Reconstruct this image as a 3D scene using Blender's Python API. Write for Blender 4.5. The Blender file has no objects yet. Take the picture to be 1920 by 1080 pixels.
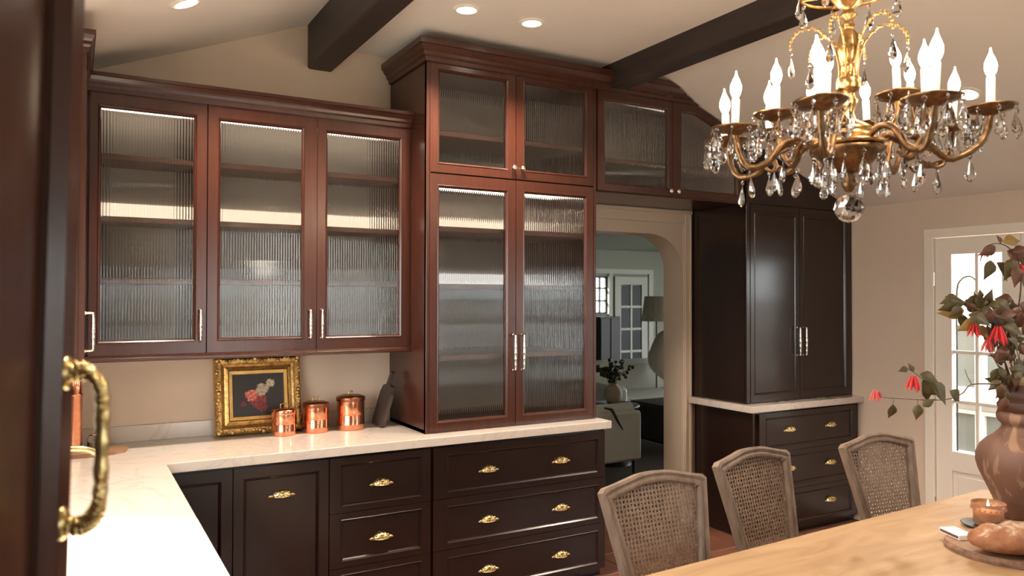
import bpy, bmesh, math, random
from mathutils import Vector, Matrix
random.seed(7)
S = bpy.context.scene
COL = S.collection
PI = math.pi
# ------------------------------------------------------------------ camera, world, sun, exposure
YAW, PITCH, ROLL, FPX, EYE = math.radians(29.74), math.radians(.707), math.radians(.095), 1446.0, Vector((0, 0, 1.63))
FWD = Vector((math.sin(YAW) * math.cos(PITCH), math.cos(YAW) * math.cos(PITCH), math.sin(PITCH)))
_r = Vector((math.cos(YAW), -math.sin(YAW), 0)); _u = _r.cross(FWD)
RGT = _r * math.cos(ROLL) + _u * math.sin(ROLL)
UPV = RGT.cross(FWD)
cam = bpy.data.cameras.new('camera'); cam_o = bpy.data.objects.new('camera', cam); COL.objects.link(cam_o)
cam_o.matrix_world = Matrix(((RGT.x, UPV.x, -FWD.x, EYE.x), (RGT.y, UPV.y, -FWD.y, EYE.y), (RGT.z, UPV.z, -FWD.z, EYE.z), (0, 0, 0, 1)))
cam.sensor_width = 36; cam.lens = FPX / 1920 * 36; cam.clip_start = .02; cam.clip_end = 200
cam.dof.use_dof = True; cam.dof.focus_distance = 3.9; cam.dof.aperture_fstop = 3.6
S.camera = cam_o
W = bpy.data.worlds.new('World'); S.world = W; W.use_nodes = True
_bg = W.node_tree.nodes['Background']; _bg.inputs[0].default_value = (.95, .98, 1.0, 1); _bg.inputs[1].default_value = 5.2
sun = bpy.data.lights.new('sun', 'SUN'); sun.energy = 22; sun.angle = .01; sun.color = (1, .95, .88)
sun_o = bpy.data.objects.new('sun', sun); COL.objects.link(sun_o)
sun_o.rotation_euler = Vector((1, -.62, -.95)).to_track_quat('-Z', 'Y').to_euler()
S.view_settings.view_transform = 'Standard'; S.view_settings.look = 'None'; S.view_settings.gamma = 1
S.view_settings.exposure = 1.2; S.view_settings.use_curve_mapping = False
S.cycles.sample_clamp_indirect = 4.0
DOWN_W, BULB_E, BAR_E = 66.0, 54.0, .50
WARM = (1, .835, .69)

# ------------------------------------------------------------------ materials
def mat(name, col, rough=.5, metal=0.0, **kw):
    m = bpy.data.materials.new(name); m.use_nodes = True
    b = m.node_tree.nodes['Principled BSDF']
    b.inputs['Base Color'].default_value = (*col, 1); b.inputs['Roughness'].default_value = rough; b.inputs['Metallic'].default_value = metal
    for k, v in kw.items():
        b.inputs[k.replace('_', ' ')].default_value = v
    return m
def nt(m): return m.node_tree, m.node_tree.nodes, m.node_tree.links, m.node_tree.nodes['Principled BSDF']
def tex_noise(m, scale, stretch=(1, 1, 1), detail=4, dist=0.0, rough=.55):
    t, n, l, b = nt(m)
    tc = n.new('ShaderNodeTexCoord'); mp = n.new('ShaderNodeMapping'); mp.inputs['Scale'].default_value = stretch
    l.new(tc.outputs['Object'], mp.inputs[0])
    no = n.new('ShaderNodeTexNoise'); no.inputs['Scale'].default_value = scale; no.inputs['Detail'].default_value = detail
    no.inputs['Distortion'].default_value = dist; no.inputs['Roughness'].default_value = rough
    l.new(mp.outputs[0], no.inputs['Vector'])
    return no
def ramp(m, fac, stops):
    t, n, l, b = nt(m)
    r = n.new('ShaderNodeValToRGB'); e = r.color_ramp.elements
    while len(e) < len(stops): e.new(.5)
    for i, (p, c) in enumerate(stops):
        e[i].position = p; e[i].color = (*c, 1)
    l.new(fac, r.inputs[0]); return r
def bump(m, fac, strength, dist=.01):
    t, n, l, b = nt(m)
    bp = n.new('ShaderNodeBump'); bp.inputs['Strength'].default_value = strength; bp.inputs['Distance'].default_value = dist
    l.new(fac, bp.inputs['Height']); l.new(bp.outputs[0], b.inputs['Normal']); return bp
def noisy(name, stops, scale, stretch=(1, 1, 1), rough=.5, metal=0, bmp=0, bdist=.005, detail=4, dist=0.0, **kw):
    m = mat(name, stops[0][1], rough, metal, **kw)
    no = tex_noise(m, scale, stretch, detail, dist)
    r = ramp(m, no.outputs[0], stops)
    nt(m)[2].new(r.outputs[0], nt(m)[3].inputs['Base Color'])
    if bmp: bump(m, no.outputs[0], bmp, bdist)
    return m
def emit(name, col, s):
    m = mat(name, (0, 0, 0)); b = nt(m)[3]
    b.inputs['Emission Color'].default_value = (*col, 1); b.inputs['Emission Strength'].default_value = s
    return m
def thin_glass(name, tint=(.95, .97, .96), refl=.12):
    m = bpy.data.materials.new(name); m.use_nodes = True; n = m.node_tree.nodes; l = m.node_tree.links
    n.remove(n['Principled BSDF'])
    tr = n.new('ShaderNodeBsdfTransparent'); tr.inputs[0].default_value = (*tint, 1)
    gl = n.new('ShaderNodeBsdfGlossy'); gl.inputs['Roughness'].default_value = .02
    lw_ = n.new('ShaderNodeLayerWeight'); lw_.inputs[0].default_value = .5
    pw_ = n.new('ShaderNodeMath'); pw_.operation = 'POWER'; pw_.inputs[1].default_value = 4.5; l.new(lw_.outputs['Facing'], pw_.inputs[0])
    fr = n.new('ShaderNodeMath'); fr.operation = 'MULTIPLY_ADD'; fr.inputs[1].default_value = .7; fr.inputs[2].default_value = .04; l.new(pw_.outputs[0], fr.inputs[0])
    mx = n.new('ShaderNodeMixShader'); l.new(fr.outputs[0], mx.inputs[0]); l.new(tr.outputs[0], mx.inputs[1]); l.new(gl.outputs[0], mx.inputs[2])
    l.new(mx.outputs[0], n['Material Output'].inputs[0]); return m
def refr_glass(name, col=(1, 1, 1), rough=.0, ior=1.5):
    return mat(name, col, rough, 0, Transmission_Weight=1.0, IOR=ior)

M = {}
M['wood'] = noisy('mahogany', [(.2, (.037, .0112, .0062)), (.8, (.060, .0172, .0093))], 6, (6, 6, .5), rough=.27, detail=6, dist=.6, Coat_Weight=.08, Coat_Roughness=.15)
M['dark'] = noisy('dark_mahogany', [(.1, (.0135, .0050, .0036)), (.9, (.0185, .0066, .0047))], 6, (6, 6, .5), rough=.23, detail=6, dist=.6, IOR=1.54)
M['beam'] = noisy('beam_wood', [(.3, (.016, .009, .007)), (.7, (.034, .019, .014))], 5, (5, .5, 5), rough=.5, detail=6, bmp=.25)
M['wall'] = noisy('warm_plaster', [(.3, (.585, .455, .35)), (.7, (.61, .478, .37))], 3, rough=.8)
M['ceil'] = noisy('ceiling_plaster', [(.3, (.70, .615, .54)), (.7, (.73, .645, .565))], 3, rough=.85)
M['cream'] = mat('cream_paint', (.60, .49, .38), .45)
M['white'] = mat('door_paint', (.76, .67, .57), .4)
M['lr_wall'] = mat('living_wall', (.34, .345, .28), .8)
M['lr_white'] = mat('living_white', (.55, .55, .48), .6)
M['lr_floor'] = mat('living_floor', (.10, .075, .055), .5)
M['marble'] = mat('cream_marble', (.75, .64, .52), .10, Coat_Weight=.3, Coat_Roughness=.05)
def _marble():
    m = M['marble']; t, n, l, b = nt(m)
    no = tex_noise(m, 2.2, (1, 1, 1), 9, 1.6, .6)
    r = ramp(m, no.outputs[0], [(.30, (.51, .435, .37)), (.47, (.55, .475, .41)), (.497, (.485, .405, .34)), (.525, (.55, .475, .41)), (.75, (.525, .45, .385))])
    l.new(r.outputs[0], b.inputs['Base Color'])
_marble()
M['reed'] = refr_glass('reeded_glass', (.97, .985, .98), .015, 1.52)
M['pane'] = thin_glass('window_glass')
M['crystal'] = refr_glass('crystal', (1, 1, 1), 0, 1.55)
M['int'] = mat('cabinet_back', (.37, .325, .275), .6)
M['shelf'] = noisy('shelf_wood', [(.3, (.10, .04, .025)), (.7, (.13, .055, .034))], 6, (.5, 6, 6), rough=.4)
M['brass'] = noisy('aged_brass', [(.35, (.48, .35, .14)), (.65, (.74, .58, .29))], 90, rough=.24, metal=1, bmp=.35, bdist=.002)
M['bronze'] = noisy('bronze', [(.35, (.13, .07, .035)), (.65, (.25, .145, .07))], 60, rough=.42, metal=1, bmp=.3, bdist=.002)
M['gilt'] = noisy('gilt_brass', [(.35, (.45, .26, .09)), (.65, (.74, .47, .20))], 60, rough=.30, metal=1, bmp=.3, bdist=.003)
M['nickel'] = noisy('antique_nickel', [(.35, (.62, .56, .48)), (.65, (.92, .86, .78))], 120, rough=.2, metal=1, bmp=.25, bdist=.002)
M['copper'] = noisy('copper', [(.35, (.72, .30, .17)), (.65, (.86, .40, .24))], 40, rough=.2, metal=1, bmp=.12, bdist=.003)
M['copper_dark'] = noisy('copper_dark', [(.35, (.25, .09, .05)), (.65, (.38, .15, .08))], 40, rough=.35, metal=1)
M['gold'] = noisy('gold_leaf', [(.35, (.34, .19, .06)), (.65, (.66, .42, .15))], 50, rough=.36, metal=.85, bmp=.7, bdist=.004)
M['gold_flat'] = noisy('gold_slip', [(.35, (.55, .32, .09)), (.65, (.68, .42, .14))], 20, rough=.4, metal=.7)
M['wax'] = mat('candle_sleeve', (.92, .86, .78), .5, Subsurface_Weight=.0)
M['bulb'] = emit('lit_bulb', (1, .79, .545), BULB_E)
M['lens'] = emit('lamp_lens', (1, .86, .68), 18)
M['bar'] = emit('added_glow_bar', (1, .76, .55), BAR_E); M['bar_hot'] = emit('added_glow_bar_hot', (1, .84, .68), 2.6); M['bar_cool'] = emit('added_glow_bar_cool', (1, .93, .86), .30)  # emission for the glow strips added inside the cabinets
M['oak'] = noisy('bleached_oak', [(.25, (.25, .145, .070)), (.5, (.33, .205, .103)), (.75, (.39, .262, .145))], 3.2, (.6, 3.2, 3.2), rough=.45, detail=8, dist=1.6)
M['chair'] = noisy('limed_wood', [(.3, (.125, .083, .056)), (.7, (.22, .152, .108))], 14, (3, 3, .6), rough=.55, detail=6, bmp=.2)
M['cane'] = noisy('cane', [(.3, (.15, .095, .060)), (.7, (.23, .155, .105))], 30, rough=.6)
M['seat'] = mat('seat_linen', (.45, .38, .30), .9)
M['tile'] = noisy('terracotta_tile', [(.3, (.12, .045, .028)), (.7, (.21, .085, .05))], 4, rough=.35, detail=6)
M['grout'] = mat('floor_grout', (.10, .07, .055), .9)
M['terra'] = mat('terracotta', (.30, .13, .075), .6)
M['terra_in'] = noisy('terracotta_dark', [(.3, (.045, .017, .011)), (.7, (.085, .034, .021))], 20, rough=.6, bmp=.4)
def _terra():
    m = M['terra']; t, n, l, b = nt(m)
    no = tex_noise(m, 5.0, (1, 1, .8), 3, .6); r = ramp(m, no.outputs[0], [(.0, (.080, .038, .025)), (.45, (.135, .065, .040)), (.60, (.165, .080, .050)), (.625, (.29, .17, .10)), (1, (.32, .19, .115))])
    n2 = tex_noise(m, 8.0, (3.2, 3.2, .5), 3, .3); r2 = ramp(m, n2.outputs[0], [(.57, (0, 0, 0)), (.63, (.8, .8, .8))])
    mx = n.new('ShaderNodeMix'); mx.data_type = 'RGBA'
    l.new(r2.outputs[0], mx.inputs[0]); l.new(r.outputs[0], mx.inputs[6]); mx.inputs[7].default_value = (.25, .15, .105, 1)
    l.new(mx.outputs[2], b.inputs['Base Color']); bump(m, no.outputs[0], .3, .01)
_terra()
M['leaf'] = noisy('olive_leaf', [(.3, (.056, .044, .012)), (.6, (.085, .064, .018)), (.8, (.16, .075, .024))], 22, rough=.5)
M['leaf_red'] = noisy('russet_leaf', [(.3, (.10, .034, .021)), (.7, (.17, .07, .036))], 22, rough=.5)
M['leaf_yel'] = noisy('yellowing_leaf', [(.3, (.22, .17, .03)), (.7, (.34, .17, .05))], 22, rough=.5)
M['stem'] = mat('dark_stem', (.085, .04, .028), .6)
M['petal'] = mat('red_petal', (.60, .018, .02), .55)
M['petal_pink'] = mat('pink_petal', (.68, .10, .09), .55)
M['bread'] = noisy('crust', [(.3, (.17, .058, .022)), (.5, (.27, .105, .042)), (.60, (.31, .14, .065)), (.68, (.42, .29, .19))], 13, rough=.65, detail=9, bmp=1.0, bdist=.014)
def _bread():
    m = M['bread']; t, n, l, b = nt(m)
    src = b.inputs['Base Color'].links[0].from_socket
    g = n.new('ShaderNodeNewGeometry'); sx = n.new('ShaderNodeSeparateXYZ'); l.new(g.outputs['Normal'], sx.inputs[0])
    no = tex_noise(m, 22, (1, 1, 1), 8, .4, .7); ad = n.new('ShaderNodeMath'); ad.operation = 'MULTIPLY'; l.new(sx.outputs['Z'], ad.inputs[0]); l.new(no.outputs[0], ad.inputs[1])
    mr = n.new('ShaderNodeMapRange'); mr.inputs[1].default_value = .40; mr.inputs[2].default_value = .56; mr.inputs[4].default_value = .75; l.new(ad.outputs[0], mr.inputs[0])
    mx = n.new('ShaderNodeMix'); mx.data_type = 'RGBA'; l.new(mr.outputs[0], mx.inputs[0]); l.new(src, mx.inputs[6]); mx.inputs[7].default_value = (.60, .47, .35, 1)
    l.new(mx.outputs[2], b.inputs['Base Color'])
_bread()
M['board'] = noisy('board_wood', [(.3, (.17, .085, .045)), (.7, (.27, .145, .08))], 8, (1, 5, 5), rough=.5, detail=6)
M['bark'] = noisy('bark', [(.3, (.09, .045, .03)), (.7, (.28, .15, .09))], 30, rough=.8, bmp=.6)
M['amber'] = mat('amber_glass', (.78, .44, .26), .08, Transmission_Weight=.75, IOR=1.45)
M['flame'] = emit('flame', (1, .72, .35), 9)
M['dish'] = mat('dark_dish', (.05, .04, .038), .35)
M['paper'] = mat('white_card', (.74, .69, .64), .6)
M['strip'] = mat('brown_card', (.10, .045, .035), .6)
M['charred'] = noisy('dark_board', [(.3, (.035, .022, .017)), (.7, (.065, .042, .032))], 10, (6, 6, 1), rough=.55)
M['china'] = mat('white_china', (.80, .78, .74), .2)
def _china():
    m = M['china']; t, n, l, b = nt(m)
    no = tex_noise(m, 26, (1, 1, 1), 2, .5); r = ramp(m, no.outputs[0], [(.60, (.82, .80, .76)), (.64, (.30, .36, .58))])
    l.new(r.outputs[0], b.inputs['Base Color'])
_china()
M['jar'] = refr_glass('clear_glass', (1, 1, 1), .02, 1.45)
M['sofa'] = mat('sofa_linen', (.62, .63, .53), .9)
M['sofa_w'] = mat('sofa_white', (.68, .68, .60), .9)
M['pillow'] = mat('pillow_linen', (.56, .51, .43), .9)
M['black'] = mat('black_wood', (.02, .018, .016), .5)
M['shade'] = noisy('lamp_shade_cloth', [(.4, (.55, .50, .42)), (.6, (.70, .65, .56))], 8, (2, 2, .5), rough=.8)
M['pot'] = mat('stoneware', (.36, .29, .21), .7)
M['foliage'] = mat('dark_foliage', (.03, .04, .022), .6)
M['dkglass'] = mat('dark_pane', (.02, .022, .02), .45, Specular_IOR_Level=.25)
M['patio'] = mat('patio_white', (.88, .90, .92), .7)
M['patio_grey'] = mat('patio_grey', (.26, .29, .28), .6)
def _painting():
    m = mat('oil_painting', (.02, .015, .013), .45); t, n, l, b = nt(m)
    tc = n.new('ShaderNodeTexCoord'); no = n.new('ShaderNodeTexNoise'); no.inputs['Scale'].default_value = 40; no.inputs['Detail'].default_value = 3
    l.new(tc.outputs['Object'], no.inputs['Vector'])
    sc = n.new('ShaderNodeVectorMath'); sc.operation = 'SCALE'; sc.inputs[3].default_value = .03; l.new(no.outputs['Color'], sc.inputs[0])
    ad = n.new('ShaderNodeVectorMath'); ad.operation = 'ADD'; l.new(tc.outputs['Object'], ad.inputs[0]); l.new(sc.outputs[0], ad.inputs[1])
    prev = None
    for (x, z, r, c, c2) in [(.0, -.028, .046, (.30, .02, .025), (.12, .01, .015)), (.016, -.062, .030, (.22, .015, .02), (.1, .01, .01)), (-.078, -.045, .016, (.16, .012, .02), (.1, .01, .01)),
                             (-.034, -.002, .034, (.62, .20, .13), (.36, .05, .04)), (.020, .026, .036, (.46, .36, .25), (.24, .19, .13)), (.064, .058, .025, (.52, .43, .30), (.27, .22, .15))]:
        d = n.new('ShaderNodeVectorMath'); d.operation = 'DISTANCE'; l.new(ad.outputs[0], d.inputs[0]); d.inputs[1].default_value = (x + .015, .015, z + .015)
        mr = n.new('ShaderNodeMapRange'); mr.inputs[1].default_value = r; mr.inputs[2].default_value = r * .8; l.new(d.outputs['Value'], mr.inputs[0])
        n2 = n.new('ShaderNodeTexNoise'); n2.inputs['Scale'].default_value = 110; l.new(tc.outputs['Object'], n2.inputs['Vector'])
        cr = n.new('ShaderNodeValToRGB'); cr.color_ramp.elements[0].position = .4; cr.color_ramp.elements[1].position = .6
        cr.color_ramp.elements[0].color = (*c2, 1); cr.color_ramp.elements[1].color = (*c, 1); l.new(n2.outputs[0], cr.inputs[0])
        mx = n.new('ShaderNodeMix'); mx.data_type = 'RGBA'; l.new(mr.outputs[0], mx.inputs[0])
        if prev is None: mx.inputs[6].default_value = (.016, .012, .012, 1)
        else: l.new(prev, mx.inputs[6])
        l.new(cr.outputs[0], mx.inputs[7]); prev = mx.outputs[2]
    l.new(prev, b.inputs['Base Color']); return m
M['painting'] = _painting()

# ------------------------------------------------------------------ mesh building
class MB:
    def __init__(s): s.v, s.f, s.sm = [], [], []
    def add(s, vs, fs, smooth=False):
        b = len(s.v); s.v += [tuple(p) for p in vs]; s.f += [[b + i for i in f] for f in fs]; s.sm += [smooth] * len(fs); return s
    def box(s, x0, x1, y0, y1, z0, z1, c=0.0, xf=None):
        if x0 > x1: x0, x1 = x1, x0
        if y0 > y1: y0, y1 = y1, y0
        if z0 > z1: z0, z1 = z1, z0
        if c <= 0:
            vs = [(x, y, z) for x in (x0, x1) for y in (y0, y1) for z in (z0, z1)]
            fs = [(0, 1, 3, 2), (4, 6, 7, 5), (0, 4, 5, 1), (2, 3, 7, 6), (0, 2, 6, 4), (1, 5, 7, 3)]
        else:
            vs, idx = [], {}
            lo, hi = (x0, y0, z0), (x1, y1, z1)
            for cx in (0, 1):
                for cy in (0, 1):
                    for cz in (0, 1):
                        q = (cx, cy, cz)
                        for a in range(3):
                            p = []
                            for k in range(3):
                                base = hi[k] if q[k] else lo[k]
                                if k != a: base += -c if q[k] else c
                                p.append(base)
                            idx[(q, a)] = len(vs); vs.append(tuple(p))
            fs = []
            for a in range(3):
                o = [k for k in range(3) if k != a]
                for sgn in (0, 1):
                    ring = []
                    for (i, j) in ((0, 0), (1, 0), (1, 1), (0, 1)):
                        q = [0, 0, 0]; q[a] = sgn; q[o[0]] = i; q[o[1]] = j; ring.append(idx[(tuple(q), a)])
                    fs.append(ring)
                for (i, j) in ((0, 0), (1, 0), (1, 1), (0, 1)):   # edges along axis a
                    q0 = [0, 0, 0]; q0[o[0]] = i; q0[o[1]] = j; q1 = list(q0); q1[a] = 1
                    fs.append([idx[(tuple(q0), o[0])], idx[(tuple(q0), o[1])], idx[(tuple(q1), o[1])], idx[(tuple(q1), o[0])]])
            for cx in (0, 1):
                for cy in (0, 1):
                    for cz in (0, 1): fs.append([idx[((cx, cy, cz), a)] for a in range(3)])
        if xf: vs = [tuple(xf @ Vector(p)) for p in vs]
        return s.add(vs, fs)
    def prism(s, poly, axis, a, b, holes=None):
        """extrude a 2D polygon along an axis: 'y' -> poly is (x,z); 'x' -> (y,z); 'z' -> (x,y)"""
        def P(u, w, t): return (u, t, w) if axis == 'y' else ((t, u, w) if axis == 'x' else (u, w, t))
        n = len(poly)
        return s.add([P(u, w, a) for u, w in poly] + [P(u, w, b) for u, w in poly],
                     [list(range(n))[::-1], list(range(n, 2 * n))] + [[i, (i + 1) % n, n + (i + 1) % n, n + i] for i in range(n)])
    def ring(s, outer, inner, yo, yi):
        """frame between two equal-count polygons (x,z); front depth yo on the outer, yi on the inner edge"""
        n = len(outer)
        return s.add([(u, yo, w) for u, w in outer] + [(u, yi, w) for u, w in inner], [[i, (i + 1) % n, n + (i + 1) % n, n + i] for i in range(n)])
    def lathe(s, prof, n=24, c=(0, 0, 0), smooth=True, cap=True, flute=0, fl_amt=0.0):
        vs = []
        for r, z in prof:
            for k in range(n):
                a = 2 * PI * k / n; rr = r * (1 + (fl_amt * math.cos(flute * a) if flute else 0))
                vs.append((c[0] + rr * math.cos(a), c[1] + rr * math.sin(a), c[2] + z))
        fs = []
        for i in range(len(prof) - 1):
            for k in range(n):
                fs.append([i * n + k, i * n + (k + 1) % n, (i + 1) * n + (k + 1) % n, (i + 1) * n + k])
        s.add(vs, fs, smooth)
        if cap:
            if prof[0][0] > 1e-5: s.add(vs[:n], [list(range(n))[::-1]])
            if prof[-1][0] > 1e-5: s.add(vs[-n:], [list(range(n))])
        return s
    def tube(s, pts, rad, n=8, closed=False, smooth=True):
        pts = [Vector(p) for p in pts]; m = len(pts)
        if not hasattr(rad, '__len__'): rad = [rad] * m
        vs = []; up = None
        for i, p in enumerate(pts):
            t = (pts[(i + 1) % m] - pts[i - 1]) if closed else (pts[min(i + 1, m - 1)] - pts[max(i - 1, 0)])
            t.normalize()
            if up is None: up = Vector((0, 0, 1)) if abs(t.z) < .9 else Vector((1, 0, 0))
            a = up - t * up.dot(t)
            if a.length < 1e-4: a = t.orthogonal()
            a.normalize(); up = a; b = t.cross(a)
            for k in range(n):
                q = 2 * PI * k / n; vs.append(p + (a * math.cos(q) + b * math.sin(q)) * rad[i])
        fs = []
        for i in range(m if closed else m - 1):
            j = (i + 1) % m
            for k in range(n): fs.append([i * n + k, i * n + (k + 1) % n, j * n + (k + 1) % n, j * n + k])
        s.add(vs, fs, smooth)
        if not closed: s.add(vs[:n], [list(range(n))[::-1]]); s.add(vs[-n:], [list(range(n))])
        return s
    def ball(s, c, r, n=12, m=8, sc=(1, 1, 1)):
        prof = [(max(r * math.sin(PI * i / m), 1e-6), -r * math.cos(PI * i / m)) for i in range(m + 1)]
        t = MB().lathe(prof, n, cap=False)
        return s.add([(c[0] + p[0] * sc[0], c[1] + p[1] * sc[1], c[2] + p[2] * sc[2]) for p in t.v], t.f, True)
    def sweep(s, path, prof, smooth=False):
        """prof = [(offset, z)]; path = list of functions (o, z) -> (x, y)"""
        n = len(prof); vs = []
        for fn in path:
            for o, z in prof:
                x, y = fn(o, z); vs.append((x, y, z))
        fs = []
        for i in range(len(path) - 1):
            for k in range(n): fs.append([i * n + k, i * n + (k + 1) % n, (i + 1) * n + (k + 1) % n, (i + 1) * n + k])
        s.add(vs, fs, smooth); s.add(vs[:n], [list(range(n))]); s.add(vs[-n:], [list(range(n))[::-1]]); return s
    def xform(s, mx):
        s.v = [tuple(mx @ Vector(p)) for p in s.v]; return s
    def merge(s, o): return s.add(o.v, o.f) if not any(o.sm) else s._m(o)
    def _m(s, o):
        b = len(s.v); s.v += o.v; s.f += [[b + i for i in f] for f in o.f]; s.sm += o.sm; return s

ORG = {}
def mesh_data(name, mb, m, org):
    me = bpy.data.meshes.new(name)
    me.from_pydata([(p[0] - org[0], p[1] - org[1], p[2] - org[2]) for p in mb.v], [], mb.f)
    bm = bmesh.new(); bm.from_mesh(me); bmesh.ops.recalc_face_normals(bm, faces=bm.faces); bm.to_mesh(me); bm.free()
    me.polygons.foreach_set('use_smooth', mb.sm)
    for x in (m if isinstance(m, (list, tuple)) else [m]): me.materials.append(x)
    return me
def tag(o, label=None, cat=None, group=None, kind=None):
    if label: o['label'] = label
    if cat: o['category'] = cat
    if group: o['group'] = group
    if kind: o['kind'] = kind
    return o
def thing(name, label, cat, loc, group=None, kind=None):
    o = bpy.data.objects.new(name, None); COL.objects.link(o); o.location = loc; o.empty_display_size = .05
    ORG[o.name] = Vector(loc); return tag(o, label, cat, group, kind)
def part(name, mb, m, parent, label=None, kind=None):
    org = ORG[parent.name]
    o = bpy.data.objects.new(name, mesh_data(name, mb, m, org)); COL.objects.link(o); o.parent = parent
    ORG[o.name] = org; return tag(o, label, None, None, kind)
def solid(name, mb, m, loc, label=None, cat=None, group=None, kind=None):
    o = bpy.data.objects.new(name, mesh_data(name, mb, m, loc)); COL.objects.link(o); o.location = loc
    ORG[o.name] = Vector(loc); return tag(o, label, cat, group, kind)
def inst(name, me, parent, mx):
    """a part sharing mesh data; mx is in the parent's thing space (world minus thing origin)"""
    o = bpy.data.objects.new(name, me); COL.objects.link(o); o.parent = parent
    o.matrix_local = mx; ORG[o.name] = ORG[parent.name]; return o
def at(px, py, d):
    return EYE + (FWD + RGT * ((px - 960) / FPX) + UPV * ((540 - py) / FPX)) * d
def spline(pts, k=6):
    P = [Vector(p) for p in pts]; out = []
    for i in range(len(P) - 1):
        p0, p1, p2, p3 = P[max(i - 1, 0)], P[i], P[i + 1], P[min(i + 2, len(P) - 1)]
        for j in range(k):
            t = j / k
            out.append(.5 * (2 * p1 + (p2 - p0) * t + (2 * p0 - 5 * p1 + 4 * p2 - p3) * t * t + (3 * p1 - p0 - 3 * p2 + p3) * t ** 3))
    out.append(P[-1]); return out
STR = dict(kind='structure')

# ------------------------------------------------------------------ setting
YW, XR, XL = 4.26, 5.03, -.29          # back wall, right wall, left wall (inner faces)
YT, YC, YB, YU = 3.73, 3.615, 3.65, 3.94   # tall fronts, worktop front, base fronts, wall cabinet fronts
ZF, SL, X1, X2 = 3.03, .388, 1.195, 2.858
def zc(x):
    if x < X1: return min(2.756 + SL * (x - .142), 3.25)
    if x > X2: return 2.295 + SL * (XR - x)
    return ZF
T = .17
# back wall with a basket-handle arch
AX0, AX1, AZ = 2.79, 3.842, 2.09
def arch_curve(x0, x1, zt, rx, rz, n=10):
    pts = []
    for i in range(n + 1):
        a = PI / 2 * i / n; pts.append((x0 + rx - rx * math.cos(a), zt - rz + rz * math.sin(a)))
    for i in range(n + 1):
        a = PI / 2 * (1 - i / n); pts.append((x1 - rx + rx * math.cos(a), zt - rz + rz * math.sin(a)))
    return pts
ARCH = arch_curve(AX0, AX1, AZ, .30, .24)
solid('wall_back', MB().prism([(-.5, 0), (AX0, 0)] + ARCH + [(AX1, 0), (9.7, 0), (9.7, 3.4), (-.5, 3.4)], 'y', YW, YW + T), M['wall'], (0, YW, 0), **STR)
# left wall with a window opening over the worktop
WY0, WY1, WZ0, WZ1 = 1.3, 3.20, 1.03, 2.16
lw = MB()
lw.box(XL - .16, XL, WY1, 4.3, 0, 3.0).box(XL - .16, XL, 1.2, WY0, 0, 3.0).box(XL - .16, XL, WY0, WY1, 0, WZ0).box(XL - .16, XL, WY0, WY1, WZ1, 3.0)
lw.box(-.95, XL, 1.06, 1.2, 0, 3.0).box(-.95, -.80, -3.3, 1.06, 0, 3.0)
solid('wall_left', lw, M['wall'], (XL, 0, 0), **STR)
# right wall: door_1 opening and a wide window nearer the table
rw = MB(); DY0, DY1, DZ = 2.0, 3.09, 2.04
RY0, RY1, RZ0, RZ1 = -2.3, .35, .35, 1.88
rw.box(XR, XR + .14, DY1, 4.4, 0, 2.6).box(XR, XR + .14, DY0, DY1, DZ, 2.6).box(XR, XR + .14, RY1, DY0, 0, 2.6)
rw.box(XR, XR + .14, RY0, RY1, 0, RZ0).box(XR, XR + .14, RY0, RY1, RZ1, 2.6).box(XR, XR + .14, -3.3, RY0, 0, 2.6)
solid('wall_right', rw, M['wall'], (XR, 0, 0), **STR)
solid('wall_near', MB().prism([(-1, 0), (-1, 2.6), (1.1, 3.4), (2.9, 3.4), (5.2, 2.6), (5.2, 0), (2.37, 0), (2.37, 2.1), (1.15, 2.1), (1.15, 0)], 'y', -3.4, -3.25), M['wall'], (2, -3.3, 0), **STR)
w5 = thing('window_20', None, None, (2.05, -3.32, 0), kind='structure')
fm = MB()
for x in (1.15, 1.725, 2.30): fm.box(x, x + .07, -3.36, -3.30, 0, 2.1)
for z in (0, .62, 1.24, 2.03): fm.box(1.15, 2.37, -3.355, -3.305, z, z + .07)
part('window_frame', fm, M['white'], w5); part('pane', MB().box(1.15, 2.37, -3.332, -3.328, 0, 2.1), M['pane'], w5)
ce = MB()
for xl_, ya_, yb_ in ((-1.0, -3.4, 1.06), (XL - .16, 1.06, YW)):
    ce.prism([(xl_, zc(xl_)), (X1, zc(X1 - .001)), (X1, ZF), (X2, ZF), (X2, zc(X2 + .001)), (XR + .2, zc(XR + .2)), (XR + .2, 3.6), (xl_, 3.6)], 'y', ya_, yb_)
solid('ceiling', ce, M['ceil'], (2, 0, ZF), **STR)
fl = solid('floor', MB().box(-1, 9.7, -3.4, YW + .1, -.05, -.004), M['grout'], (0, 0, 0), **STR)
tm = mesh_data('floor_tile', MB().box(.004, .296, .004, .296, -.006, .002, .003), M['tile'], (0, 0, 0))
for i in range(16):
    for j in range(9):
        inst('floor_tile', tm, fl, Matrix.Translation((.3 * i + .2, 1.9 + .3 * j - .03, 0)))
for nm, xa, xb in (('ceiling_beam', 1.125, 1.263), ('ceiling_beam', 2.79, 2.926)):
    o = solid(nm, MB().box(xa, xb, -3.25, YW - .002, 2.893, 3.2, .008), M['beam'], ((xa + xb) / 2, 2, 2.893),
              'dark square ceiling beam on the fold of the vault ' + ('above the three-door glass cabinets' if xa < 2 else 'meeting the cabinet over the arch'), 'beam', kind='structure')
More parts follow.
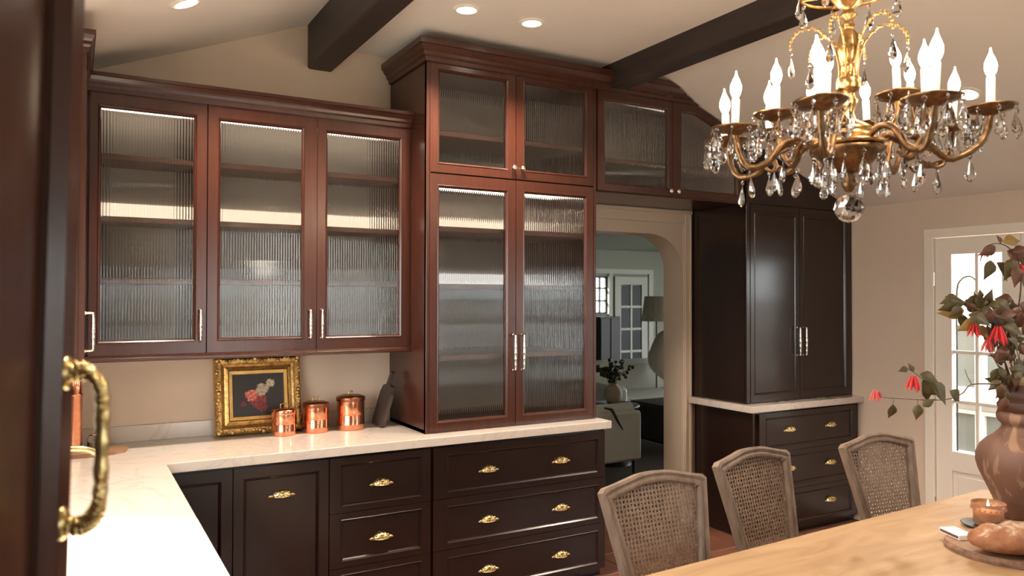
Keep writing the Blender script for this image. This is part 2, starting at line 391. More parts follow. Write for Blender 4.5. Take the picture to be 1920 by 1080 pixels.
# window_1 over the worktop (behind the open pantry door)
w1 = thing('window_1', None, None, (XL - .08, 2.2, WZ0), kind='structure')
fm = MB(); a, b = XL - .12, XL - .06
fm.box(a, b, WY0, WY0 + .05, WZ0, WZ1).box(a, b, WY1 - .05, WY1, WZ0, WZ1).box(a, b, WY0, WY1, WZ0, WZ0 + .05).box(a, b, WY0, WY1, WZ1 - .05, WZ1).box(a, b, 2.19, 2.24, WZ0, WZ1)
part('window_frame', fm, M['white'], w1)
part('pane', MB().box(a + .028, a + .032, WY0 + .04, WY1 - .04, WZ0 + .04, WZ1 - .04), M['pane'], w1)
w2 = thing('window_2', None, None, (XR + .07, -1, RZ0), kind='structure')
fm = MB(); a, b = XR + .04, XR + .10
for y in (RY0, RY0 + .66, RY0 + 1.32, RY0 + 1.98, RY1 - .06): fm.box(a, b, y, y + .06, RZ0, RZ1)
for z in (RZ0, RZ0 + .5, RZ0 + 1.0, RZ1 - .05): fm.box(a + .005, b - .005, RY0, RY1, z, z + .05)
part('window_frame', fm, M['white'], w2)
part('pane', MB().box(a + .028, a + .032, RY0, RY1, RZ0, RZ1), M['pane'], w2)
# door_1: glazed pair in the right wall
d1 = thing('door_1', None, None, (XR, DY1, 0), kind='structure')
cs = MB()
cs.box(XR - .018, XR + .02, DY1 - .005, DY1 + .062, 0, DZ + .052, .004).box(XR - .018, XR + .02, DY0 - .062, DY0 + .005, 0, DZ + .052, .004).box(XR - .02, XR + .02, DY0 - .062, DY1 + .062, DZ - .005, DZ + .055, .004)
part('casing', cs, M['white'], d1)
for k, (ya, yb) in enumerate(((DY1 - .008, 2.548), (2.542, DY0 + .008))):
    lf = MB(); xa, xb = XR + .002, XR + .042; y0, y1 = min(ya, yb), max(ya, yb); g0, g1 = y0 + .108, y1 - .108
    lf.box(xa, xb, y0, g0, .012, 2.03).box(xa, xb, g1, y1, .012, 2.03).box(xa, xb, g0, g1, 1.92, 2.03).box(xa, xb, g0, g1, .50, .625).box(xa, xb, g0, g1, .012, .15)
    leaf = part('door_leaf', lf, M['white'], d1)
    part('lower_panel', MB().box(xa + .012, xb - .012, g0 - .002, g1 + .002, .148, .502).box(xa + .006, xb - .006, g0 + .03, g1 - .03, .18, .47, .004), M['white'], leaf)
    mu = MB(); ym = (g0 + g1) / 2
    mu.box(xa + .004, xb - .004, ym - .011, ym + .011, .625, 1.92, .004)
    for z in (.953, 1.278, 1.60): mu.box(xa + .005, xb - .005, g0, g1, z - .011, z + .011, .004)
    part('muntins', mu, M['white'], leaf)
    zs = (.625, .953, 1.278, 1.60, 1.92)
    for i in range(4):
        for (p, q) in ((g0, ym), (ym, g1)):
            part('pane', MB().box(XR + .02, XR + .024, p, q, zs[i], zs[i + 1]), M['pane'], leaf)
for z in (.26, 1.02, 1.76): part('hinge', MB().lathe([(.006, -.045), (.006, .045)], 8, (XR - .006, DY1 - .004, z)), M['nickel'], d1)
# baseboard of the right wall, arch casing
solid('baseboard_right', MB().box(XR - .018, XR, DY1 + .064, YC + .02, 0, .13, .004), M['white'], (XR, 3.3, 0), **STR)
tr = thing('trim_1', None, None, (3.3, YW, 0), kind='structure')
def casing(x0, x1, z0, z1):
    return MB().box(x0, x1, YW - .022, YW, z0, z1, .003).box(x0 + .012, x0 + .03, YW - .030, YW - .02, z0, z1, .003).box(x1 - .026, x1 - .008, YW - .034, YW - .02, z0, z1, .003)
part('casing', casing(AX1 + .012, 3.932, 0, 2.27), M['cream'], tr); part('casing', casing(2.70, AX0 - .012, 0, 2.27), M['cream'], tr)
part('header', MB().box(2.70, 3.932, YW - .024, YW, 2.168, 2.272, .003).box(2.70, 3.932, YW - .034, YW - .02, 2.235, 2.262, .003), M['cream'], tr)
sp = []; A2 = arch_curve(AX0, AX1, AZ, .30, .24)
part('spandrel', MB().prism([(AX0 - .012, 1.60)] + [(AX0, 1.60)] + A2 + [(AX1, 1.60), (AX1 + .012, 1.60), (AX1 + .012, 2.168), (AX0 - .012, 2.168)], 'y', YW - .008, YW + .001), M['cream'], tr)
ar = MB(); A3 = arch_curve(AX0 - .0, AX1 + .0, AZ, .30, .24, 14); A4 = arch_curve(AX0 - .012, AX1 + .012, AZ + .045, .34, .28, 14)
ar.ring([(AX0 - .012, 0)] + A4 + [(AX1 + .012, 0)], [(AX0, 0)] + A3 + [(AX1, 0)], YW - .018, YW - .018)
ar.ring([(AX0 - .012, 0)] + A4 + [(AX1 + .012, 0)], [(AX0 - .012, 0)] + A4 + [(AX1 + .012, 0)], YW - .018, YW)
part('archivolt', ar, M['cream'], tr)
part('jamb_lining', MB().prism([(AX0 - .001, 0)] + arch_curve(AX0 - .001, AX1 + .001, AZ + .001, .30, .24) + [(AX1 + .001, 0), (AX1 - .006, 0)] + arch_curve(AX0 + .006, AX1 - .006, AZ - .006, .295, .235)[::-1] + [(AX0 + .006, 0)], 'y', YW - .018, YW + T + .004), M['cream'], tr)

# ------------------------------------------------------------------ cabinets
def panel_outline(x0, x1, z0, z1, top=None):
    if top is None: return [(x0, z0), (x1, z0), (x1, z1), (x0, z1)]
    return [(x0, z0), (x1, z0), (x1, min(z1, top(x1))), (top.cut(z1), z1) if x0 < top.cut(z1) < x1 else (x1, min(z1, top(x1))), (x0, z1)]
def reeded(x0, x1, z0, z1, y, pitch=.0128, top=None):
    mb = MB(); n = max(4, round((x1 - x0) / pitch)); w = (x1 - x0) / n; K = 6
    tz = (lambda x: min(z1, top(x))) if top else (lambda x: z1)
    for i in range(n):
        xs = [x0 + w * (i + k / K) for k in range(K + 1)]
        ys = [y - .0028 * math.sin(PI * k / K) for k in range(K + 1)]
        vs = [(xs[k], ys[k], z0) for k in range(K + 1)] + [(xs[k], ys[k], tz(xs[k])) for k in range(K + 1)]
        mb.add(vs, [[k, k + 1, K + 2 + k, K + 1 + k] for k in range(K)], True)
        mb.add([(xs[0], y + .004, z0), (xs[-1], y + .004, z0), (xs[-1], y + .004, tz(xs[-1])), (xs[0], y + .004, tz(xs[0]))], [[3, 2, 1, 0]])
    return mb
def pane_object(parent, x0, x1, z0, z1, y, top=None):
    mb = reeded(x0, x1, z0, z1, y, top=top); org = ORG[parent.name]; me = bpy.data.meshes.new('reeded_pane')
    me.from_pydata([(p[0] - org[0], p[1] - org[1], p[2] - org[2]) for p in mb.v], [], mb.f)
    me.polygons.foreach_set('use_smooth', mb.sm); me.materials.append(M['reed'])
    o = bpy.data.objects.new('reeded_pane', me); COL.objects.link(o); o.parent = parent; ORG[o.name] = org; return o
def door_frame(x0, x1, z0, z1, gx0, gx1, gz0, gz1, y, th=.022, top=None, gtop=None, deep=.012, back=True):
    """framed door: flat frame face, stepped bead down to the glass or panel"""
    O = panel_outline(x0, x1, z0, z1, top); I = panel_outline(gx0, gx1, gz0, gz1, gtop)
    def grow(P, e):
        cx = sum(p[0] for p in P) / len(P); cz = sum(p[1] for p in P) / len(P)
        return [(p[0] + (e if p[0] > cx else -e), p[1] + (e if p[1] > cz else -e)) for p in P]
    def chk(P): return P
    mb = MB(); B1 = grow(I, .014); B2 = grow(I, .011); B3 = grow(I, .004)
    mb.ring(O, B1, y, y).ring(B1, B2, y, y - .003).ring(B2, B3, y - .003, y + .003).ring(B3, I, y + .003, y + deep)
    if back: mb.ring(I, I, y + deep, y + th).ring(O, I, y + th, y + th)
    mb.ring(O, O, y, y + th)
    return mb
def pull_mesh(L):
    """vertical bar pull with leafy swellings, standing off the face towards -Y"""
    mb = MB(); h = L / 2; prof = []
    for i in range(33):
        t = -1 + 2 * i / 32; r = .0058 + .0022 * (1 - abs(t)) + .0012 * max(0, math.cos(t * PI * 5)) * (1 - .5 * abs(t))
        prof.append((r, t * (h - .012)))
    t = MB().lathe(prof, 10); t.xform(Matrix.Translation((0, -.030, 0))); mb._m(t)
    for sg in (-1, 1):
        mb.tube(spline([(0, -.030, sg * (h - .014)), (0, -.029, sg * (h - .003)), (0, -.018, sg * h), (0, 0, sg * h)], 4), .0052, 8)
        mb.ball((0, -.002, sg * h), .0075, 10, 6)
        mb.ball((0, -.028, sg * (h - .004)), .0072, 8, 6)
    return mb
def cup_mesh():
    mb = MB(); nu, nv = 20, 8; vs = []
    for j in range(nv + 1):
        ph = PI / 2 * j / nv
        for i in range(nu + 1):
            u = -1 + 2 * i / nu; w = max(0, 1 - u * u) ** .5; fl = 1 + .07 * math.cos(u * PI * 4.5)
            vs.append((u * .044, -.026 * w * math.sin(ph) * fl - .001, -.011 + .030 * w * math.cos(ph) * fl))
    mb.add(vs, [[j * (nu + 1) + i, j * (nu + 1) + i + 1, (j + 1) * (nu + 1) + i + 1, (j + 1) * (nu + 1) + i] for j in range(nv) for i in range(nu)], True)
    mb.tube([(-.043, -.006, -.011), (0, -.029, -.0125), (.043, -.006, -.011)][:1] + spline([(-.043, -.004, -.010), (-.03, -.020, -.012), (0, -.0285, -.0125), (.03, -.020, -.012), (.043, -.004, -.010)], 4), .0028, 6)
    for sg in (-1, 1):
        mb.ball((sg * .048, -.004, -.009), .009, 10, 6, (1.3, .6, .9)); mb.ball((sg * .058, -.004, -.010), .0045, 8, 5)
        mb.ball((sg * .030, -.014, .006), .006, 8, 5)
    mb.ball((0, -.022, .010), .008, 8, 6, (1.4, .8, .9))
    return mb
ME_CUP = mesh_data('cup_pull', cup_mesh(), M['brass'], (0, 0, 0))
ME_P14 = mesh_data('bar_pull', pull_mesh(.145), M['nickel'], (0, 0, 0))
ME_P19 = mesh_data('bar_pull', pull_mesh(.195), M['nickel'], (0, 0, 0))
kb = MB().lathe([(.006, 0), (.005, .012), (.009, .016), (.0145, .020), (.0150, .025), (.012, .029), (.006, .031), (.0001, .032)], 16, flute=6, fl_amt=.12)
kb.xform(Matrix.Rotation(PI / 2, 4, 'X')); ME_KNOB = mesh_data('knob', kb, M['nickel'], (0, 0, 0))
def fit_on(name, me, parent, x, y, z, rz=0.0):
    inst(name, me, parent, Matrix.Translation(Vector((x, y, z)) - ORG[parent.name]) @ Matrix.Rotation(rz, 4, 'Z'))
class Top:                          # sloping ceiling used as an upper limit
    def __init__(s, gap): s.g = gap
    def __call__(s, x): return zc(x) - s.g
    def cut(s, z): return XR - (z + s.g - 2.295) / SL
def glazed_door(root, x0, x1, z0, z1, g, y, handle=None, top=None, gtop=None, wood='wood'):
    d = part('door', door_frame(x0, x1, z0, z1, *g, y, top=top, gtop=gtop), M[wood], root)
    pane_object(d, g[0] - .003, g[1] + .003, g[2] - .003, g[3] + .003, y + .013, top=(lambda x: gtop(x) + .002) if gtop else None)
    if handle: fit_on(handle[0], handle[1], d, handle[2], y, handle[3])
    return d
def carcass(x0, x1, y0, y1, z0, z1, t=.02, top=None, mids=()):
    mb = MB()
    mb.box(x0, x0 + t, y0, y1, z0, z1); mb.box(x0, x1, y0, y1, z0, z0 + t)
    if top:
        cx = min(top.cut(z1), x1); mb.box(x0, cx, y0, y1, z1 - t, z1); zr = top(x1)
        mb.box(x1 - t, x1, y0, y1, z0, zr)
        mb.prism([(cx, z1), (x1, zr), (x1, zr - t), (cx, z1 - t)], 'y', y0, y1)
    else: mb.box(x1 - t, x1, y0, y1, z0, z1).box(x0, x1, y0, y1, z1 - t, z1)
    for m_ in mids: mb.box(m_ - t / 2, m_ + t / 2, y0, y1, z0, z1)
    return mb
def added_glow_bar(root, x0, x1, y, z, h=.012, d=.012, m='bar'):  # glowing strip added to brighten the interior and form the bright bands
    part('added_glow_bar', MB().box(x0, x1, y - d, y, z, z + h), M[m], root)

# three-door run on the back wall: one single and one double wall cabinet
SH = (1.690, 1.975, 2.262)
def wall_cab(x0, x1, label, doors, seams=()):
    r = thing('wall_cabinet', label, 'cabinet', ((x0 + x1) / 2, YW, 1.335))
    part('carcass', carcass(x0, x1, YU + .024, YW - .002, 1.345, 2.60), M['wood'], r)
    part('back_panel', MB().box(x0 + .02, x1 - .02, YW - .02, YW - .012, 1.365, 2.58), M['int'], r)
    for z in SH: part('shelf', MB().box(x0 + .02, x1 - .02, YU + .045, YW - .021, z, z + .026, .002), M['shelf'], r)
    added_glow_bar(r, x0 + .03, x1 - .03, YU + .215, 2.524, .016, .02, 'bar_hot')
    added_glow_bar(r, x0 + .03, x1 - .03, YW - .024, SH[1] + .028, .085, .010)
    for d in doors: glazed_door(r, *d)
    return r
wall_cab(.048, .5635, 'glass-fronted wall cabinet with one reeded door in the inner corner', [(.066, .5615, 1.363, 2.556, (.113, .503, 1.432, 2.488), YU, ('bar_pull', ME_P14, .534, 1.495))])
wall_cab(.5645, 1.610, 'glass-fronted wall cabinet with two reeded doors above the gold-framed picture', [
    (.5665, 1.094, 1.363, 2.556, (.626, 1.016, 1.432, 2.486), YU, ('bar_pull', ME_P14, 1.058, 1.493)), (1.0965, 1.6105, 1.363, 2.556, (1.152, 1.545, 1.430, 2.484), YU, ('bar_pull', ME_P14, 1.118, 1.493))])
# short return on the left wall with its pull seen edge-on
r = thing('wall_cabinet', 'wood-fronted cabinet end on the left wall, its pull seen edge-on beside the brass handle', 'cabinet', (-.12, 3.6, 1.335))
part('carcass', MB().box(XL + .001, .022, 3.33, YU + .02, 1.345, 2.60, .002), M['wood'], r)
dl = part('door', door_frame(3.335, YU - .03, 1.363, 2.556, 3.40, YU - .09, 1.43, 2.49, 0).xform(Matrix(((0, -1, 0, .044), (1, 0, 0, 0), (0, 0, 1, 0), (0, 0, 0, 1)))), M['wood'], r)
part('door_panel', MB().box(.024, .034, 3.39, YU - .08, 1.42, 2.50), M['wood'], dl)
fit_on('bar_pull', ME_P14, dl, .044, 3.385, 1.495, PI / 2)
# crown and light rail along the low cabinets
CP = [(0, 2.556), (.012, 2.556), (.014, 2.575), (.024, 2.583), (.026, 2.596), (.034, 2.603), (.044, 2.618), (.050, 2.620), (.050, 2.636), (0, 2.636)]
def run_path(): return [lambda o, z: (XL + .002, 3.33 - o * .8), lambda o, z: (.044 + o * .6, 3.33 - o * .8), lambda o, z: (.044 + o * .6, YU - o), lambda o, z: (1.611, YU - o)]
solid('trim_2', MB().sweep(run_path(), CP), M['wood'], (.8, YU, 2.556), **STR)
RP = [(0, 1.362), (.004, 1.362), (.006, 1.352), (.016, 1.349), (.016, 1.341), (.010, 1.334), (0, 1.332)]
solid('trim_3', MB().sweep([lambda o, z: (.044 + o * .5, 3.34), lambda o, z: (.044 + o * .5, YU - o), lambda o, z: (1.611, YU - o)], RP).box(.05, 1.611, YU, YU + .02, 1.332, 1.347), M['wood'], (.8, YU, 1.33), **STR)

# tall glazed cabinet standing on the worktop
r = thing('tall_cabinet', 'tall mahogany cabinet standing on the worktop, four reeded glass doors', 'cabinet', (2.16, YW, .914))
TX0, TX1 = 1.612, 2.708
part('carcass', carcass(TX0, TX1, YT + .002, YW - .002, .914, 2.90).box(TX0 + .01, TX1 - .01, YT + .03, YW - .002, 2.275, 2.30), M['wood'], r)
part('face_frame', MB().box(TX0, TX0 + .03, YT - .0, YT + .024, .914, 2.89, .002).box(TX1 - .022, TX1, YT, YT + .024, .914, 2.89, .002), M['wood'], r)
part('back_panel', MB().box(TX0 + .02, TX1 - .02, YW - .02, YW - .012, .935, 2.87), M['int'], r)
for z in (1.29, 1.675, 1.985, 2.50): part('shelf', MB().box(TX0 + .02, TX1 - .02, YT + .05, YW - .021, z, z + .028, .002), M['shelf'], r)
added_glow_bar(r, TX0 + .04, TX1 - .04, YT + .215, 2.236, .014, .02, 'bar_hot')
added_glow_bar(r, TX0 + .04, TX1 - .04, YW - .024, 2.015, .095, .010)
added_glow_bar(r, TX0 + .04, TX1 - .04, YT + .05, 2.868, .008, .02, 'bar_hot')  # added strip tucked above the glass, only brightens the interior
added_glow_bar(r, TX0 + .04, TX1 - .04, YW - .024, 1.705, .070, .010, 'bar_cool')  # added glow standing in for a pale band behind the glass
ga = (1.690, 2.090); gb = (2.216, 2.624)
glazed_door(r, 1.632, 2.151, 2.292, 2.872, (*ga, 2.350, 2.828), YT - .004, ('knob', ME_KNOB, 2.134, 2.352))
glazed_door(r, 2.155, 2.682, 2.292, 2.872, (*gb, 2.350, 2.836), YT - .004, ('knob', ME_KNOB, 2.189, 2.352))
glazed_door(r, 1.632, 2.151, .924, 2.284, (*ga, .980, 2.212), YT - .004, ('bar_pull', ME_P19, 2.136, 1.324))
glazed_door(r, 2.155, 2.682, .924, 2.284, (*gb, .980, 2.216), YT - .004, ('bar_pull', ME_P19, 2.191, 1.324))
# bridge cabinet over the arch, its right side cut by the vault
r = thing('bridge_cabinet', 'glass-fronted cabinet bridging the arch, cut by the sloping ceiling', 'cabinet', (3.3, YW, 2.264))
BX0, BX1 = 2.710, 3.930
tp = Top(.012)
part('carcass', carcass(BX0, BX1, YT + .020, YW - .002, 2.264, 2.90, top=tp), M['wood'], r)
part('back_panel', MB().prism([(BX0 + .02, 2.285), (BX1 - .02, 2.285), (BX1 - .02, tp(BX1) - .03), (3.5, 2.87), (BX0 + .02, 2.87)], 'y', YW - .02, YW - .012), M['int'], r)
part('shelf', MB().box(BX0 + .02, BX1 - .021, YT + .06, YW - .021, 2.46, 2.486, .002), M['shelf'], r)
added_glow_bar(r, BX0 + .05, 3.45, YT + .08, 2.85, .010, .02, 'bar_hot')
added_glow_bar(r, BX0 + .06, BX1 - .04, YW - .024, 2.488, .03, .010)
glazed_door(r, 2.716, 3.296, 2.272, 2.872, (2.775, 3.257, 2.326, 2.814), YT - .004, ('knob', ME_KNOB, 3.268, 2.302))
glazed_door(r, 3.300, 3.922, 2.272, 2.872, (3.378, 3.858, 2.326, 2.814), YT - .004, ('knob', ME_KNOB, 3.330, 2.302), top=Top(.014), gtop=Top(.075))
CT = [(0, 2.872), (.012, 2.872), (.014, 2.893), (.026, 2.901), (.028, 2.918), (.038, 2.926), (.050, 2.948), (.058, 2.951), (.058, 2.983), (0, 2.983)]
solid('trim_4', MB().sweep([lambda o, z: (TX0 - o, YW - .002), lambda o, z: (TX0 - o, YT - .004 - o), lambda o, z: (tp.cut(z), YT - .004 - o)], CT).box(TX0, 3.2, YT, YT + .05, 2.872, 2.983), M['wood'], (2.4, YT, 2.872), **STR)
# hutch: wood doors above, drawers below
r = thing('hutch_cabinet', 'dark upper hutch with two solid panelled doors beside the arch', 'cabinet', (4.48, YW, .914))
HX0, HX1 = 3.936, XR - .003
tp2 = Top(.006)
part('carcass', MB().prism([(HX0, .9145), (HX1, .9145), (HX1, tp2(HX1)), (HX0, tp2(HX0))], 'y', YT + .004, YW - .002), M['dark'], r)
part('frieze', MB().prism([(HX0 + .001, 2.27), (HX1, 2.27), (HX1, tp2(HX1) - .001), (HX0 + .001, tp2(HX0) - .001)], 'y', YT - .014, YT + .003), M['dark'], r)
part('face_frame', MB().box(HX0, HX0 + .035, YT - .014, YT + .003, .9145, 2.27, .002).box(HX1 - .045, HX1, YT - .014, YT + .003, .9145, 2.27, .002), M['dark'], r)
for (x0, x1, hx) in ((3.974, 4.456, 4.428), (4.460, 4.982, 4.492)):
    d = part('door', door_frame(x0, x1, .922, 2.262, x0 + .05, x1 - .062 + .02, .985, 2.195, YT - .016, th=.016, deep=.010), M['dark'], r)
    part('door_panel', MB().box(x0 + .045, x1 - .037, YT - .007, YT - .001, .98, 2.20), M['dark'], d)
    fit_on('bar_pull', ME_P19, d, hx, YT - .016, 1.325)

# worktops
cw = thing('worktop', 'L-shaped cream marble worktop with low upstand, carrying canisters and picture', 'worktop', (.8, 3.9, .874))
top = MB().prism([(XL, 1.22), (.36, 1.22), (.36, YC), (2.735, YC), (2.735, YW), (XL, YW)], 'z', .870, .914)
ct = part('slab', top, M['marble'], cw)
bv = ct.modifiers.new('edge', 'BEVEL'); bv.width = .003; bv.segments = 2; bv.limit_method = 'ANGLE'
part('upstand', MB().box(XL + .001, 1.611, YW - .02, YW - .001, .914, .994, .002).box(XL + .001, XL + .02, 1.22, YW - .02, .914, .994, .002), M['marble'], cw)
hw = solid('worktop', MB().box(3.885, XR - .001, YC + .005, YW - .035, .870, .9142, .003), M['marble'], (4.45, 3.9, .870), 'cream marble slab between the two halves of the dark hutch', 'worktop')

# base units
def base_unit(name, label, x0, x1, y=YB, z1=.868, cat='cabinet'):
    r = thing(name, label, cat, ((x0 + x1) / 2, YW, 0))
    part('carcass', MB().box(x0, x1, y + .021, YW - .003 if x0 < 3 else YW - .04, .06, z1).box(x0 + .01, x1 - .01, y + .05, YW - .05, 0, .06), M['dark'], r)
    return r
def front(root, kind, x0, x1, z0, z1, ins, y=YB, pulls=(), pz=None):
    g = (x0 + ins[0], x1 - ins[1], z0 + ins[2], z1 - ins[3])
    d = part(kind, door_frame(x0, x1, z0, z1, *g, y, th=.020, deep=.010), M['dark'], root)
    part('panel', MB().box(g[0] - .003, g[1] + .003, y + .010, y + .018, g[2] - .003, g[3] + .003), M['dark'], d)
    for px in pulls: fit_on('cup_pull', ME_CUP, d, px, y + .010, pz)
    return d
ROW = ((.588, .853), (.323, .5855), (.060, .3205))
r = base_unit('base_cabinet', 'dark corner base cabinet with a plain panelled door under the worktop angle', .345, .6385)
front(r, 'door', .347, .6365, .06, .853, (.06, .06, .06, .063))
r = base_unit('base_cabinet', 'dark base cabinet with one tall pull-out front and a single brass cup pull', .6395, 1.0785)
front(r, 'door', .6415, 1.0765, .06, .853, (.058, .06, .06, .063), pulls=(.857,), pz=.716)
r = base_unit('base_cabinet', 'narrow dark drawer unit with one brass cup pull on each drawer', 1.0795, 1.608)
for z0, z1 in ROW: front(r, 'drawer', 1.0815, 1.606, z0, z1, (.07, .062, .042, .044), pulls=(1.345,), pz=(z0 + z1) / 2 - .007)
r = base_unit('base_cabinet', 'wide dark drawer unit under the tall glass cabinet, two brass cup pulls per drawer', 1.609, 2.722)
for z0, z1 in ROW: front(r, 'drawer', 1.622, 2.712, z0, z1, (.09, .062, .042, .054), pulls=(1.948, 2.410), pz=(z0 + z1) / 2 - .007)
r = base_unit('base_cabinet', 'dark three-drawer base of the hutch beside the arch, two brass pulls per drawer', 3.945, XR - .004)
for z0, z1 in ROW: front(r, 'drawer', 3.985, XR - .05, z0, z1, (.075, .06, .045, .045), pulls=(4.285, 4.705), pz=(z0 + z1) / 2 + .012)
r = thing('base_cabinet', 'dark base cabinet run under the left arm of the worktop', 'cabinet', (.03, 2.4, 0))
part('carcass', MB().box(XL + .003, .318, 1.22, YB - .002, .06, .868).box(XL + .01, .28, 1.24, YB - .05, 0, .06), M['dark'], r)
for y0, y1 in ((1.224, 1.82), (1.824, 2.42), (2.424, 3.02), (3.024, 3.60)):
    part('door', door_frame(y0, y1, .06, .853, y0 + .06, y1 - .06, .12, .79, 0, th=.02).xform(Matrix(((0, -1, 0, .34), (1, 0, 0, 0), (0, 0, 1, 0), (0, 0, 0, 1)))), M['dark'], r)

# tall pantry at the left edge with its door ajar and a heavy brass handle
r = thing('pantry_cabinet', 'tall mahogany pantry at the left edge, door ajar with heavy brass handle', 'cabinet', (-.45, .7, 0))
part('carcass', MB().box(-.795, -.175, .30, 1.055, 0, 2.36, .003), M['wood'], r)
PH = math.radians(19.0); FE = Vector((.001, 1.15, 0)); DW = .455
PD = Matrix.Translation(FE + Vector((0, 0, 1.4))) @ Matrix.Rotation(math.radians(1.05), 4, 'Y') @ Matrix.Rotation(PI / 2 - PH, 4, 'Z') @ Matrix.Translation((0, 0, -1.4))      # local -x runs from the free edge back to the hinge, local -y faces the camera side
dm = door_frame(-DW, 0, .10, 2.34, -DW + .075, -.085, .19, 2.25, 0, th=.026, deep=.014)
dm.ring(panel_outline(-DW + .055, -.062, .17, 2.27), panel_outline(-DW + .060, -.067, .175, 2.265), -.001, -.010).ring(panel_outline(-DW + .060, -.067, .175, 2.265), panel_outline(-DW + .075, -.085, .19, 2.25), -.010, .004)
pd = part('door', dm.xform(PD), M['wood'], r)
part('door_panel', MB().box(-DW + .07, -.08, .012, .02, .185, 2.255).xform(PD), M['wood'], pd)
hm = MB(); zb, zt = 1.346, 1.534; xo = -.030
def hpath():
    return spline([(xo, .0, zt), (xo, -.022, zt + .003), (xo, -.034, zt - .004), (xo, -.042, zt - .018), (xo, -.045, zt - .045), (xo, -.045, (zb + zt) / 2), (xo, -.045, zb + .045), (xo, -.042, zb + .016), (xo, -.034, zb + .003), (xo, -.022, zb - .004), (xo, .0, zb - .002)], 6)
hp = hpath(); n = len(hp)
hm.tube(hp, [.0074 + .0022 * abs(math.sin(i * .8)) for i in range(n)], 12)
for i, p in enumerate(hp):                                        # cast acanthus beads on both bends
    t = i / (n - 1)
    if not .44 < t < .56:
        for a in (0, 2.1, 4.2):
            b = a + i * .9; hm.ball((p.x + .0075 * math.cos(b), p.y + .003 * math.sin(b), p.z + .0075 * math.sin(b)), .0058, 8, 5)
for z in (zt, zb): hm.ball((xo, -.002, z), .018, 14, 8, (1, .5, 1.2))
part('brass_handle', hm.xform(PD), M['brass'], pd, 'heavy cast brass pull')

# ------------------------------------------------------------------ things on the worktop
ZC = .9142
def canister(x, y, r_, h, label, k):
    t = thing('canister', label, 'canister', (x, y, ZC), 'copper canisters')
    b = MB().lathe([(.001, 0), (r_ * .97, 0), (r_, .004), (r_, h * .16), (r_ * 1.008, h * .17), (r_ * 1.008, h * .19), (r_, h * .20), (r_, h * .44), (r_ * .992, h * .45), (r_ * .992, h * .47), (r_, h * .48), (r_, h - .02), (r_ * .985, h)], 40, (x, y, ZC))
    part('body', b, M['copper'], t)
    l = MB().lathe([(r_ * 1.03, 0), (r_ * 1.05, .004), (r_ * 1.05, .018), (r_ * 1.02, .024), (r_ * .7, .031), (.001, .034)], 40, (x, y, ZC + h - .018))
    ld = part('lid', l, M['copper_dark' if k else 'copper'], t)
    zz = ZC + h + .014
    if k == 2: hd = spline([(x - .012, y, zz), (x - .010, y, zz + .012), (x, y, zz + .020), (x + .012, y, zz + .016)], 5)
    else: hd = spline([(x - .018, y, zz), (x - .018, y, zz + .014), (x - .014, y, zz + .019), (x + .014, y, zz + .019), (x + .018, y, zz + .014), (x + .018, y, zz)], 4)
    part('lid_handle', MB().tube(hd, .0028, 8), M['brass'], ld)
    pl = MB()
    for i in range(5): pl.ball((x + .0, y - r_ - .0005, ZC + h * (.34 + .07 * i)), .004, 8, 5, (2.5 - abs(i - 2) * .6, .3, .8))
    part('stamped_emblem', pl, M['copper'], t)
canister(.966, 4.040 + .040, .0605, .128, 'smallest copper canister, in front of the picture frame', 0)
canister(1.135, 4.026 + .066, .0655, .150, 'middle-sized copper canister with a dark lid and loop handle', 1)
canister(1.325, 4.015 + .074, .0740, .172, 'largest copper canister, nearest the dark paddle board', 2)
# gold-framed flower painting leaning on the wall
FRX, FRZ, FW, FH = .862, ZC, .440, .398
t = thing('picture_frame', 'ornate gold frame with dark rose painting, leaning against the wall', 'picture', (FRX, 4.155, ZC))
LEAN = Matrix.Translation((FRX, 4.168, ZC + .0055)) @ Matrix.Rotation(math.radians(-9.5), 4, 'X')     # local: x centred, z up, -y faces the room
def rect(e): return [(-FW / 2 + e, e), (FW / 2 - e, e), (FW / 2 - e, FH - e), (-FW / 2 + e, FH - e)]
fm = MB(); pr = [(0, .030), (0, -.004), (.006, -.016), (.014, -.022), (.030, -.020), (.040, -.010), (.048, -.004), (.058, -.008), (.066, -.010), (.070, .0)]
for (e0, y0), (e1, y1) in zip(pr[:-1], pr[1:]): fm.ring(rect(e0), rect(e1), y0, y1)
fm.ring(rect(0), rect(.070), .030, .030)
part('frame', fm.xform(LEAN), M['gold'], t)
om = MB()
for s_ in range(4):
    L = FW if s_ % 2 == 0 else FH; nn = int(L / .018)
    for i in range(nn + 1):
        q = .012 + (L - .024) * i / nn; rr = .0075 + .003 * math.sin(i * 2.1) + (.004 if i in (0, nn) or abs(i - nn / 2) < 1.2 else 0)
        e = .016 + .006 * math.sin(i * 1.3)
        x, z = ((-FW / 2 + q, e) if s_ == 0 else (FW / 2 - e, q) if s_ == 1 else (FW / 2 - q, FH - e) if s_ == 2 else (-FW / 2 + e, FH - q))
        om.ball((x, -.021, z), rr, 8, 5, (1, .7, 1))
part('carved_ornament', om.xform(LEAN), M['gold'], t)
sl = MB()
for (e0, y0), (e1, y1) in zip([(.070, .0), (.072, -.006), (.088, -.003), (.090, .006)][:-1], [(.072, -.006), (.088, -.003), (.090, .006)]): sl.ring(rect(e0), rect(e1), y0, y1)
part('gold_slip', sl.xform(LEAN), M['gold_flat'], t)
cv = bpy.data.objects.new('canvas', mesh_data('canvas', MB().box(-.132, .132, -.002, .002, -.111, .111), M['painting'], (0, 0, 0))); COL.objects.link(cv); cv.parent = t
cv.matrix_local = Matrix.Translation(-ORG[t.name]) @ LEAN @ Matrix.Translation((0, .008, FH / 2)); ORG[cv.name] = ORG[t.name]
